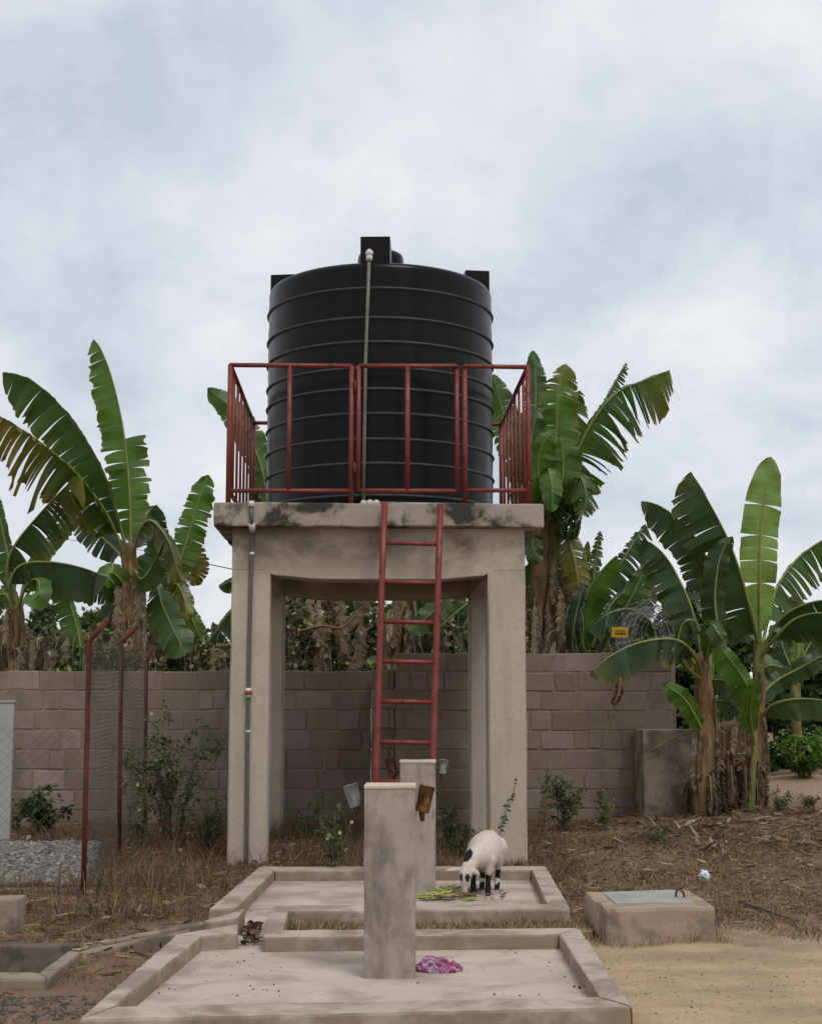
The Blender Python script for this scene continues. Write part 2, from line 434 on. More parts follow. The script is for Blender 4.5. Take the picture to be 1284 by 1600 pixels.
def grow(poly, d):
    c = Vector((sum(p[0] for p in poly) / len(poly), sum(p[1] for p in poly) / len(poly)))
    return [tuple(c + (Vector(p) - c) * (1 + d / (Vector(p) - c).length)) for p in poly]

KT = .10                                                  # kerb top
FRONT = poly2([(124, 1591), (986, 1572), (903, 1450), (410, 1455), (276, 1460)], KT)
REAR = poly2([(326, 1420), (891, 1420), (852, 1353), (405, 1354)], KT)
PIT = poly2([(-70, 1471), (125, 1474), (118, 1488), (76, 1526), (-70, 1529)], 0)
PIT_IN = poly2([(-66, 1476), (112, 1478), (106, 1485), (66, 1519), (-66, 1521)], 0)
BOX = poly2([(944.5, 1419), (1117.6, 1415), (1073.5, 1390), (913, 1394)], .2)
GRAVEL = poly2([(-60, 1387), (139, 1387), (160, 1335), (-60, 1335)], .0)
CHAN = poly2([(385, 1418), (432, 1418), (412, 1478), (376, 1478)], 0)

def axis(segs):
    out = [segs[0][0]]
    for a, b, d in segs:
        n = max(1, round((b - a) / d)); out += [a + (b - a) * (i + 1) / n for i in range(n)]
    return np.array(out)
gx = axis([(-2500, -300, 300), (-300, -40, 30), (-40, -8, 3), (-8, 8, .1), (8, 40, 3), (40, 300, 30), (300, 2500, 300)])
gy = axis([(-60, 0, 10), (0, 5, 1), (5, 24, .1), (24, 40, 1.5), (40, 300, 25), (300, 4000, 400)])
GX, GY = np.meshgrid(gx, gy); xs, ys = GX.ravel(), GY.ravel(); zs = g(xs, ys)
nx, ny = len(gx), len(gy)
ii, jj = np.meshgrid(np.arange(nx - 1), np.arange(ny - 1)); a = (jj * nx + ii).ravel()
Q = np.stack([a, a + 1, a + nx + 1, a + nx], 1)
cx, cy = xs[Q].mean(1), ys[Q].mean(1)
keep = ~(inside(grow(PIT_IN, .03), cx, cy) | inside(FRONT, cx, cy) & inside(grow(FRONT, -.15), cx, cy) | inside(grow(REAR, -.15), cx, cy))
ground = from_arrays('ground', np.stack([xs, ys, zs], 1), Q[keep], M['ground'], smooth=True); ground['kind'] = 'structure'

# ------------------------------------------------------------------ the two wash slabs and their kerbs
slab = thing('wash_slab', 'pale concrete wash slab with raised kerb, nearest the camera', 'slab', (0, 0, 0))
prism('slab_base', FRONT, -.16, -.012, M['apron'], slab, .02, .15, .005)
prism('floor', poly2([(180, 1578), (950, 1568), (880, 1458), (300, 1462)], 0), -.014, .001, M['floor'], slab, 0, .12, .002)
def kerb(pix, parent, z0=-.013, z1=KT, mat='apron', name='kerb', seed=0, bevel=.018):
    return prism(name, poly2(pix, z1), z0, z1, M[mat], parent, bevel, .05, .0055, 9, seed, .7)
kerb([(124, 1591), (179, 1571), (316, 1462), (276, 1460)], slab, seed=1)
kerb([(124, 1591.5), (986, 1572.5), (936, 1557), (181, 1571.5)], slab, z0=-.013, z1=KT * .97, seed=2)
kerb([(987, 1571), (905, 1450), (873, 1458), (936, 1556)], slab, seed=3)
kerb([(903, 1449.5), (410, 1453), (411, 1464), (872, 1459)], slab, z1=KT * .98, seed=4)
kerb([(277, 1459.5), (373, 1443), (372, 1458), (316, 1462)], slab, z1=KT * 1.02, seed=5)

slab2 = thing('wash_slab', 'concrete slab where the goat stands, in front of the tank tower', 'slab', (0, 0, 0))
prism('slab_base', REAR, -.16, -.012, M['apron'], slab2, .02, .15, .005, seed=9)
prism('floor', poly2([(385, 1420), (862, 1417), (835, 1358), (424, 1359)], 0), -.014, .001, M['floor'], slab2, 0, .12, .002, seed=3)
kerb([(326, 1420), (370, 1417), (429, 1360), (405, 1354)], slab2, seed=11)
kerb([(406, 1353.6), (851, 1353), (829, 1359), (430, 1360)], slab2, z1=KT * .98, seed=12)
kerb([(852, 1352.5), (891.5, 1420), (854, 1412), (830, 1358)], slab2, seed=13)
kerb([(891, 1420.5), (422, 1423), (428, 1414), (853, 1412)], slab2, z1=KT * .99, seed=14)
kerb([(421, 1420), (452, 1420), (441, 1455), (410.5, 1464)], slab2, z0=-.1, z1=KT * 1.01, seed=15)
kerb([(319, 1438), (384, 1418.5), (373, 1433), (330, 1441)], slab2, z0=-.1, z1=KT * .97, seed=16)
prism('channel_floor', CHAN, -.12, -.01, M['floor'], slab2, 0, .1, .002, seed=6)

strip_soil = prism('planting_strip', poly2([(436, 1432), (935, 1432), (925, 1454), (430, 1458)], 0), -.06, -.008, M['ground'], None, 0, .08, .006, seed=4); strip_soil['kind'] = 'structure'
drain = thing('drain_channel', 'narrow open drain with two thin concrete walls leading to the pit', 'drain', (0, 0, 0))
def low_wall(name, pix, z1s, w, parent, mat='old', seed=0):
    pts = [on(px, py, z) for (px, py), z in zip(pix, z1s)]
    P, L = spline(pts, max(6, int(L_ / .12)) if (L_ := sum((b - a).length for a, b in zip(pts, pts[1:]))) else 6)
    V = []; Fc = []
    for i, p in enumerate(P):
        t = (P[min(i + 1, len(P) - 1)] - P[max(0, i - 1)]); t.z = 0; t.normalize(); s = Vector((t.y, -t.x, 0))
        ww = w * (1 + .25 * nz(p, 5)); dz = .012 * nz(p, 7)
        for q, zz_ in ((s * ww / 2, -.2), (s * ww * .5, p.z + dz - .012), (s * ww * .36, p.z + dz), (-s * ww * .36, p.z + dz), (-s * ww / 2, p.z + dz - .012), (-s * ww / 2, -.2)):
            V.append((p.x + q.x, p.y + q.y, zz_))
    for i in range(len(P) - 1):
        for k in range(5): Fc.append((i * 6 + k, i * 6 + k + 1, i * 6 + k + 7, i * 6 + k + 6))
    Fc.append(tuple(range(6))); Fc.append(tuple(range((len(P) - 1) * 6 + 5, (len(P) - 1) * 6 - 1, -1)))
    return from_arrays(name, V, Fc, M[mat], parent)
low_wall('channel_wall', [(322, 1440), (265, 1450), (215, 1461), (160, 1471), (124, 1477)], [.07, .035, .005, -.015, -.02], .075, drain)
low_wall('channel_wall', [(296, 1454), (222, 1466), (172, 1478), (128, 1488)], [.07, .03, .0, -.015], .075, drain)

pit = thing('drain_pit', 'sunken concrete drain pit at the left edge', 'pit', (0, 0, 0))
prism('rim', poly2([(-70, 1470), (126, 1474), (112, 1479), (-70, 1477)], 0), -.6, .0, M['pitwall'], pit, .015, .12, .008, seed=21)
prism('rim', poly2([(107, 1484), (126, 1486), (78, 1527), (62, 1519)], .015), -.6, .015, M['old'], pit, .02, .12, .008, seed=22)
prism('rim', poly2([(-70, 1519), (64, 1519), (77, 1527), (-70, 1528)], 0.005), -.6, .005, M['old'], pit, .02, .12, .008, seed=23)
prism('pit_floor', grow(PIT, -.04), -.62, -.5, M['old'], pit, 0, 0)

# ------------------------------------------------------------------ tap pillars
def pillar(label, px, py, ytop, w, cans):
    p = on(px, py, 0); H = at(px, ytop, p.y).z
    t = thing('tap_pillar', label, 'pillar', (p.x, p.y + w / 2, 0), math.radians(-1.0), 'tap pillars on the slabs')
    bm = bmesh.new(); box_bm(bm, (-w / 2, -w / 2, -.02), (w / 2, w / 2, H - .012), .008); rough_bm(bm, .1, .004, 4, px)
    from_bm('post', bm, M['pillar'], t)
    bm = bmesh.new(); box_bm(bm, (-w / 2 - .004, -w / 2 - .004, H - .014), (w / 2 + .004, w / 2 + .004, H + .008), .006); rough_bm(bm, .08, .003, 6, px + 2)
    from_bm('cap', bm, M['pillar_cap'], t)
    for side, dx_, z, lean, r, h, mat, spout in cans:
        x = side * (w / 2 + dx_)
        R = Matrix.Translation((x, 0, z)) @ Matrix.Rotation(lean, 4, 'Y')
        bm = lathe_bm([(.0, -h * .42), (r * .80, -h * .42), (r * .86, -h * .36), (r * .9, 0), (r, h * .5), (r * 1.03, h * .5), (r * .97, h * .49), (r * .88, -h * .2), (0, -h * .3)], 20)
        for v in bm.verts: v.co += Vector((nz(v.co + Vector((px, 0, z)), 18), nz(v.co, 21), 0)) * .006
        bmesh.ops.transform(bm, matrix=R, verts=bm.verts[:]); from_bm('tap_guard', bm, M[mat], t, smooth=True)
        lo = R @ Vector((0, 0, -h * .42))
        V, Fc = join_arr([tube_arr([(side * (w / 2 - .03), 0, lo.z + .04), (side * (w / 2 + .02), 0, lo.z + .04), (lo.x, 0, lo.z + .035)], .013, 8),
                          tube_arr([lo + Vector((0, 0, .04)), lo + Vector((0, -.004, -.02)), lo + Vector((.004 * side, -.006, -spout))], [.02, .018, .013], 8),
                          tube_arr([(side * (w / 2 + .012), -.03, lo.z + .04), (side * (w / 2 + .012), .03, lo.z + .04)], .009, 6)])
        from_arrays('tap', V, Fc, M['brass'], t, smooth=True)
    return t, H
pillar('nearer mottled concrete tap pillar, beside the crumpled pink cloth', 609, 1530, 1229, .306,
       [(-1, .075, 1.055, math.radians(-17), .046, .15, 'tin', .05), (1, .055, 1.035, math.radians(12), .050, .175, 'rust', .055)])
pillar('farther concrete tap pillar behind the near one, foot of the ladder', 653, 1398, 1190, .31,
       [(-1, .075, 1.07, math.radians(-14), .048, .18, 'rust_dark', .02), (1, .065, 1.075, math.radians(8), .044, .135, 'tin', .045)])

# ------------------------------------------------------------------ tank tower
TD = 14.4
tb = at(590.5, 1342, TD); TR = math.radians(1.71)
tower = thing('tank_tower', 'tall concrete stand of four columns carrying the black tank', 'tank stand', (tb.x, tb.y, 0), TR)
TI = (Matrix.Translation((tb.x, tb.y, 0)) @ Matrix.Rotation(TR, 4, 'Z')).inverted()
def TL(px, py, ly):
    """pixel -> tower's own coordinates, on the plane ly metres behind its front face"""
    p = TI @ at(px, py, TD + ly); return TI @ at(px, py, TD + ly - (p.y - ly))
GZ = gz(tb.x, tb.y) - .25
HW = 1.475; CW = .375; DEP = 2.95
z_lin = TL(590, 899, 0).z; z_sb = TL(590, 823, -.14).z; z_st = TL(590, 786, -.14).z
def column(x0, x1, y0, y1, seed):
    bm = bmesh.new(); box_bm(bm, (x0, y0, GZ), (x1, y1, z_lin + .05))
    bmesh.ops.bevel(bm, geom=[e_ for e_ in bm.edges if abs(e_.verts[0].co.z - e_.verts[1].co.z) > .5], offset=.012, segments=2, affect='EDGES')
    rough_bm(bm, .22, .006, 2.5, seed, 0)
    for v in bm.verts:
        k_ = min(1, max(0, (z_lin + .05 - v.co.z) / .4)); v.co.y = (y0 + k_ * (v.co.y - y0)) if abs(v.co.y - y0) < .02 else v.co.y
    from_bm('column', bm, M['tower'], tower)
column(-HW, -HW + CW + .01, 0, CW, 1); column(HW - CW, HW, 0, CW, 2)
column(-HW, -HW + CW, DEP - CW, DEP, 3); column(HW - CW, HW, DEP - CW, DEP, 4)
def beam_x(y0, y1, seed, sag):
    """cross beam whose underside dips a little in the middle, as in the photograph"""
    n = 28; V = []; Fc = []
    for i in range(n + 1):
        x = -HW + 2 * HW * i / n; u = min(1, max(0, (HW - CW - abs(x)) / .55)); lo = z_lin - sag * (u * u * (3 - 2 * u)) + (.0 if abs(x) < HW - CW else .05)
        for y, z in ((y0 + .004, lo), (y0, lo + .008), (y0, z_sb - .0), (y1, z_sb), (y1, lo)):
            V.append((x, y + .003 * nz((x, y, z), 4), z))
    for i in range(n):
        for k in range(5): Fc.append((i * 5 + k, i * 5 + (k + 1) % 5, (i + 1) * 5 + (k + 1) % 5, (i + 1) * 5 + k))
    Fc.append((4, 3, 2, 1, 0)); Fc.append(tuple(n * 5 + k for k in range(5)))
    from_arrays('beam', V, Fc, M['beam'], tower)
beam_x(0, CW - .004, 1, .04); beam_x(DEP - CW + .004, DEP, 2, .04)
for s in (-1, 1):
    bm = bmesh.new(); box_bm(bm, (min(s * (HW - .003), s * (HW - CW + .004)), CW, z_lin + .0), (max(s * (HW - .003), s * (HW - CW + .004)), DEP - CW, z_sb), .01)
    rough_bm(bm, .3, .004, 3, s); from_bm('beam', bm, M['beam'], tower)
SW = 1.655
bm = bmesh.new(); box_bm(bm, (-SW, -.15, z_sb), (SW, DEP + .15, z_st), .02, seg=3); rough_bm(bm, .14, .010, 2.6, 5); from_bm('platform_slab', bm, M['ledge'], tower)

# guard rail round the platform
rail = thing('guard_rail', 'red painted tube railing round the top of the tower', 'railing', (tb.x, tb.y, z_st), TR)
def RL(px, py, ly): return TL(px, py, ly) - Vector((0, 0, z_st))
y0 = -.04; zt = RL(590, 572, y0).z; zb = RL(590, 767, y0).z; RX = 1.52; RY = DEP + .02
def bar(parent, a, b, r=.024, name='rail', n=8): return tube(name, [a, Vector(a).lerp(Vector(b), .5), b], r, M['red'], parent, n)
xr = lambda px: RL(px, 680, y0).x
LX, PX1, PX2 = -RX, xr(549), xr(726)
bar(rail, (-RX, y0, -.02), (-RX, y0, zt), .028, 'post'); bar(rail, (RX, y0, -.02), (RX, y0, zt), .028, 'post')
bar(rail, (PX1, y0, -.02), (PX1, y0, zt), .026, 'post'); bar(rail, (PX2, y0, -.02), (PX2, y0, zt + .01), .028, 'post')
bar(rail, (-RX, RY, -.02), (-RX, RY, zt), .026, 'post'); bar(rail, (RX, RY, -.02), (RX, RY, zt), .026, 'post')
bar(rail, (-RX, y0, zt), (PX1, y0, zt)); bar(rail, (PX2, y0, zt + .005), (RX, y0, zt))
bar(rail, (-RX, y0, zb - .005), (PX1, y0, zb), .023); bar(rail, (PX2, y0, zb + .01), (RX, y0, zb + .01), .023)
bar(rail, (xr(452), y0, zb), (xr(452), y0, zt), .024, 'baluster')
bar(rail, (-RX, RY, zt), (RX, RY, zt)); bar(rail, (-RX, RY, zb), (RX, RY, zb), .023)
for k in range(5): bar(rail, (-RX + (k + 1) * RX / 3, RY, zb), (-RX + (k + 1) * RX / 3, RY, zt), .022, 'baluster', 6)
for s in (-1, 1):
    bar(rail, (s * RX, y0, zt), (s * RX, RY, zt)); bar(rail, (s * RX, y0, zb), (s * RX, RY, zb), .023)
    for k in range(6):
        y = y0 + (RY - y0) * (k + 1) / 7; bar(rail, (s * RX, y, zb), (s * RX, y, zt), .0155, 'baluster', 8)
gate = thing('rail_gate', 'red gate in the front of the railing, above the ladder', 'gate', (tb.x, tb.y, z_st), TR)
gl, gm, gr = xr(560), xr(636.5), xr(714); gy0 = y0 - .004
for x, nm in ((gl, 'stile'), (gm, 'baluster'), (gr, 'stile')): bar(gate, (x, gy0, zb), (x, gy0, zt), .026, nm)
bar(gate, (gl, gy0, zt), (gr, gy0, zt + .004), .025); bar(gate, (gl, gy0, zb + .002), (gr, gy0, zb), .024)
for z in (zb + .22, zt - .22): tube('hinge', [((PX1 + gl) / 2, gy0 - .02, z - .06), ((PX1 + gl) / 2, gy0 - .02, z + .06)], .017, M['rust_dark'], gate, 8)
V, Fc = join_arr([tube_arr([(gr - .18, gy0 - .03, zt - .01), (PX2 + .02, gy0 - .03, zt - .005)], .009, 6),
                  tube_arr([(gr - .07, gy0 - .03, zt), (gr - .075, gy0 - .035, zt - .07), (gr - .06, gy0 - .035, zt - .11), (gr - .05, gy0 - .03, zt - .07)], .006, 6)])
from_arrays('bolt', V, Fc, M['rust_dark'], gate)

# the tank
TKC = TL(593.5, 780, DEP / 2); TY = DEP / 2
tw = (Matrix.Translation((tb.x, tb.y, 0)) @ Matrix.Rotation(TR, 4, 'Z')) @ Vector((TKC.x, TY, z_st))
R_ = 1.262
tank = thing('water_tank', 'large black ribbed plastic water tank on the tower', 'tank', tw, TR)
zrel = lambda py, off: at(593, py, tw.y - R_ + off).z - z_st
z_r = zrel(410.5, .06); z_sh = z_r - .075; z_lid = at(612, 397, tw.y).z - z_st
prof = [(0, .005), (R_ - .05, .005), (R_ - .005, .03), (R_ - .002, .09)]
nR = 30
for i in range(1, nR): prof.append((R_ + .004 * math.sin(i * 2.1), .09 + (z_sh - .09) * i / nR))
prof += [(R_, z_sh), (R_ - .006, z_r - .045), (R_ - .022, z_r - .018), (R_ - .05, z_r - .003), (R_ - .10, z_r + .008), (R_ - .3, z_r + .03), (.7, z_r + .06), (.35, z_r + .09), (0, z_r + .1)]
bm = lathe_bm(prof, 96); from_bm('shell', bm, M['tank'], tank, smooth=True)
for py in (450, 496.3, 534, 575, 607.5, 646, 686, 724, 774):
    z = zrel(py, 0); h = .020; p = .022
    bm = lathe_bm([(R_ - .006, z - h), (R_ + p * .7, z - h * .55), (R_ + p, z), (R_ + p * .7, z + h * .55), (R_ - .006, z + h)], 96)
    from_bm('rib', bm, M['tank_rib'], tank, smooth=True)
bm = lathe_bm([(.0, z_lid + .01), (.20, z_lid), (.25, z_lid - .03), (.262, z_lid - .07), (.262, z_r + .05), (.2, z_r + .05)], 40); from_bm('lid', bm, M['tank'], tank, smooth=True)
def lug(ang, w, d, ztop, name='lug', inset=.06):
    bm = bmesh.new(); box_bm(bm, (-w / 2, -d, z_r - .06), (w / 2, 0, ztop), .01)
    for v in bm.verts:
        if v.co.y > -.01: v.co.x *= 1.0
    bmesh.ops.transform(bm, matrix=Matrix.Rotation(ang, 4, 'Z') @ Matrix.Translation((0, -(R_ - d - inset), 0)), verts=bm.verts[:])
    from_bm(name, bm, M['tank'], tank)
zl = at(580, 371, tw.y - R_ + .1).z - z_st
lug(math.radians(-3.2), .315, .40, zl)
lug(math.radians(95), .34, .28, zl - .01, inset=.03); lug(math.radians(-98), .34, .28, zl - .06, inset=.02)
# fill pipe down the front of the tank
fp = thing('fill_pipe', 'thin grey pipe with white elbow running down the tank front', 'pipe', tw, TR)
yo = -(R_ + .035)
def KL(px, py, yy):
    p = TL(px, py, TY + yy); return Vector((p.x - TKC.x, yy, p.z - z_st))
a_, b_, c_ = KL(577, 400, yo), KL(571, 570, yo), KL(568, 776, yo)
tube('pipe', [a_, a_.lerp(b_, .5), b_, b_.lerp(c_, .5), Vector((c_.x, yo, .03))], .0185, M['pipe_grey'], fp, 10)
bm = bmesh.new(); bmesh.ops.create_uvsphere(bm, u_segments=14, v_segments=8, radius=.042, matrix=Matrix.Translation(a_ + Vector((0, 0, .03))))
from_bm('elbow', bm, M['white_pvc'], fp, True)
tube('collar', [a_ + Vector((0, 0, -.05)), a_ + Vector((0, 0, .0))], .034, M['white_pvc'], fp, 12)
tube('inlet', [a_ + Vector((0, -.01, .045)), a_ + Vector((0, .05, .05)), a_ + Vector((0, .16, .05))], .03, M['white_pvc'], fp, 10)
cl = Vector((c_.x, yo, 0))
bm = bmesh.new()
for dx_, r in ((.0, .035), (.065, .04), (.13, .038)):
    bmesh.ops.create_uvsphere(bm, u_segments=12, v_segments=8, radius=r, matrix=Matrix.Translation(cl + Vector((dx_, -.02, .04))))
from_bm('valve', bm, M['white_pvc'], fp, True)
tube('outlet', [cl + Vector((.12, -.02, .045)), cl + Vector((.5, -.03, .035)), cl + Vector((.95, -.03, .03))], .016, M['tin'], fp, 8)

# small tuft of weed on the platform corner is built with the weeds below
# down pipe on the left column
dp = thing('down_pipe', 'dark conduit with white joints strapped to the left tower column', 'pipe', (tb.x, tb.y, 0), TR)
q = [TL(393, 790, -.175), TL(393.5, 822, -.175)]
tube('pipe', q, .02, M['conduit'], dp, 10)
tube('coupling', [TL(393.2, 783, -.175), TL(393.2, 792, -.175)], .03, M['white_pvc'], dp, 10)
tube('coupling', [TL(393.5, 818, -.175), TL(394, 824, -.15), TL(395, 829, -.06)], .032, M['white_pvc'], dp, 10)
low = TL(385.5, 1335, -.025)
tube('pipe', [TL(395, 827, -.05), TL(395, 834, -.026), TL(393.5, 866, -.025), TL(390, 1000, -.025), TL(387, 1180, -.025), low, Vector((low.x, low.y, GZ + .1))], .02, M['conduit'], dp, 10)
tube('joint', [TL(394, 863, -.025), TL(394, 867, -.025)], .025, M['white_pvc'], dp, 10)
tube('joint', [TL(388, 1141, -.025), TL(388, 1145, -.025)], .025, M['white_pvc'], dp, 10)
tube('coupling', [TL(388.5, 1075, -.027), TL(388.5, 1090, -.027)], .032, M['white_pvc'], dp, 10)
tube('red_band', [TL(388.5, 1079, -.027), TL(388.5, 1086, -.027)], .034, M['orange_mark'], dp, 10)

# ladder against the front of the tower
lad = thing('ladder', 'red steel ladder leaning on the front of the tower', 'ladder', (0, 0, 0))
D0, D1 = 13.66, 14.17
def lp(px, py): return at(px, py, D1 + (D0 - D1) * (py - 787) / (1370 - 787))
def ladr(side):
    pts = [(601, 785), (597, 900), (592.5, 1050), (588, 1200), (583.5, 1352)] if side < 0 else [(688, 788), (684.5, 900), (680.5, 1050), (675.5, 1200), (671, 1352)]
    p = [lp(*q_) for q_ in pts]; tube('side_rail', p, .032, M['red'], lad, 12)
ladr(-1); ladr(1)
for py in (849, 910, 972, 1034, 1096.5, 1160, 1222, 1285):
    f = (py - 787) / 565; bar(lad, lp(601 - 17.5 * f, py - 1), lp(688 - 17 * f, py + 1), .023, 'rung', 10)

# ------------------------------------------------------------------ block walls
BM_CACHE = {}
def block_mesh(L, H_, T, var):
    key = (round(L, 2), round(H_, 3), var)
    if key not in BM_CACHE:
        bm = bmesh.new(); box_bm(bm, (-L / 2, -T / 2, -H_ / 2), (L / 2, T / 2, H_ / 2), .008, seg=1)
        r = random.Random(var * 31 + int(L * 100))
        for v in bm.verts:
            v.co += Vector((r.uniform(-1, 1) * .008, r.uniform(-.6, .6) * .006, r.uniform(-1, 1) * .007))
        me = bpy.data.meshes.new('block'); bm.to_mesh(me); bm.free(); me.materials.append(M['block']); BM_CACHE[key] = me
    return BM_CACHE[key]
def block_wall(label, x0, x1, y, z0, ztop, courses, bl=.47, thick=.15, seed=0, ycurve=0, holes=()):
    t = thing('block_wall', label, 'wall', ((x0 + x1) / 2, y, z0)); r = random.Random(seed)
    h = (ztop - z0) / courses; j = .018
    bm = bmesh.new(); box_bm(bm, (x0 - t.location.x + .01, -thick / 2 + .013, -.3), (x1 - t.location.x - .01, thick / 2, ztop - z0 - .012), .006)
    rough_bm(bm, .07, .0065, 9, seed); from_bm('mortar', bm, M['mortar'], t)
    for c in range(courses):
        x = x0 - (bl / 2 if c % 2 else 0) - r.uniform(0, .1)
        while x < x1:
            L = bl * r.uniform(.88, 1.08) if r.random() > .16 else bl * r.uniform(.35, .6)
            a, b = max(x, x0), min(x + L, x1); x += L
            ln = round((b - a) / .02) * .02 - j
            if ln < .05: continue
            o = bpy.data.objects.new('block', block_mesh(ln, h - j * r.uniform(.7, 1.25), thick - .01, r.randrange(5))); COL.objects.link(o); o.parent = t
            o.location = ((a + b) / 2 - t.location.x, r.uniform(-.005, .004), h * (c + .5) + r.uniform(-.006, .006)); o.rotation_euler = (r.uniform(-.012, .01), r.uniform(-.012, .012), r.uniform(-.010, .010))
    return t
YL, YR = 19.0, 18.25
xl1 = at(580, 1100, YL).x; xr0 = at(618, 1100, YR).x; xr1 = at(1050, 1100, YR).x
ztl, ztr = at(300, 1048, YL).z, at(850, 1020, YR).z
block_wall('long grey block wall on the left, behind the wire fence', -6.6, xl1, YL, 0.02, ztl, 8, seed=3)
block_wall('taller grey block wall on the right, between tower and banana plants', xr0, xr1, YR, .10, ztr, 9, seed=5)
# pier where the two walls meet: whole blocks between courses of thin upright pieces
px0, px1 = at(579, 1100, YR - .05).x, at(640, 1100, YR - .05).x
pier = thing('wall_pier', 'narrow block pier behind the ladder where the walls meet', 'pier', ((px0 + px1) / 2, YR + .1, .08))
bm = bmesh.new(); box_bm(bm, (px0 - pier.location.x + .01, -.1, -.3), (px1 - pier.location.x - .01, .5, ztl - .09), .006); from_bm('mortar', bm, M['mortar'], pier)
nc = 8; hh = (ztl - .08) / nc; wv = px1 - px0
for c in range(nc):
    parts = [(0, 1)] if c % 2 == 0 else [(0, .22), (.22, .48), (.48, .62), (.62, .84), (.84, 1)]
    for a, b in parts:
        ln = (b - a) * wv - .016
        o = bpy.data.objects.new('block', block_mesh(ln, hh - .02, .16, c % 5)); COL.objects.link(o); o.parent = pier
        o.location = (px0 - pier.location.x + (a + b) / 2 * wv, -.052 + rng.uniform(-.006, .006), hh * (c + .5))
# low stub of wall in front of the right wall's end
sx0, sx1 = at(1004, 1200, 17.45).x, at(1122, 1200, 17.45).x
zs1 = at(1050, 1143, 17.45).z
stub = block_wall('low rendered stub of block wall behind the banana stem', sx0 + .05, sx1, 17.52, .10, zs1, 6, seed=9)
bm = bmesh.new(); box_bm(bm, (sx0 - stub.location.x, -.10, -.3), (sx0 - stub.location.x + .62, .62, zs1 - .10 + .02), .015); rough_bm(bm, .12, .008, 5, 2); from_bm('rendered_end', bm, M['old'], stub)
bm = bmesh.new(); box_bm(bm, (sx0 - stub.location.x + .622, -.09, zs1 - .10), (sx1 - stub.location.x, .09, zs1 - .10 + .03), .012); rough_bm(bm, .1, .008, 6, 4); from_bm('coping', bm, M['old'], stub)
# return wall running away from the camera at the right wall's end
rw = thing('block_wall', 'side wall running back from the right wall under the wire coil', 'wall', (xr1 + .02, YR + .2, .1))
hr = (ztr - .1 - .02) / 9
bm = bmesh.new(); box_bm(bm, (-.12, .0, -.3), (.06, 6.0, ztr - .13), .006); from_bm('mortar', bm, M['mortar'], rw)
for c in range(9):
    for k in range(12):
        o = bpy.data.objects.new('block', block_mesh(.46, hr - .02, .15, (c + k) % 5)); COL.objects.link(o); o.parent = rw
        o.rotation_euler = (0, 0, math.pi / 2); o.location = (.0, .24 + k * .478 + (.2 if c % 2 else 0), hr * (c + .5))

# ------------------------------------------------------------------ razor wire on the walls
def coil(label, a, b, r, turns, wire=.0028, barbs=True, wob=.12, parent_name='razor_wire', sag=0):
    a, b = Vector(a), Vector(b); ax = (b - a).normalized(); s = Vector((0, 0, 1)); u = ax.cross(s).normalized()
    n = int(turns * 22); P = []; rr = random.Random(int(r * 1000 + turns))
    for i in range(n + 1):
        t = i / n; th = t * turns * 2 * math.pi; r1 = r * (1 + wob * math.sin(th * .137 + 1) + wob * .5 * math.sin(th * .41))
        P.append(a.lerp(b, t) + ax * (.35 * (b - a).length / turns * math.sin(th * .5)) + (u * math.cos(th) + s * math.sin(th)) * r1 + s * (r * .95))
    parts = [tube_arr(P, wire, 4, True)]
    if barbs:
        for i in range(0, n, 2):
            p = P[i]; d = (P[min(n, i + 1)] - p).normalized(); q_ = d.cross(ax).normalized() * .013; w_ = d * .008
            parts.append(([p - q_ - w_, p + q_ - w_, p + q_ * 1.0 + w_, p - q_ + w_], [(0, 1, 2, 3)]))
    V, Fc = join_arr(parts); o = from_arrays(parent_name, V, Fc, M['razor']); tag(o, label, 'wire coil', 'razor wire on the walls'); return o
coil('loose razor wire coil along the top of the left wall', (-6.5, YL, ztl - .03), (xl1 + .1, YL, ztl - .03), .27, 26, wire=.0022)
coil('open razor wire loops on top of the right wall', (xr0, YR, ztr - .03), (xr1 - .1, YR, ztr - .03), .30, 13, wire=.0022)
coil('dense bundle of razor wire bulging behind the yellow sign', (xr1 - .02, YR + .3, ztr - .06), (xr1 - .35, YR + 5.8, ztr - .03), .36, 95, wire=.0024, wob=.22)

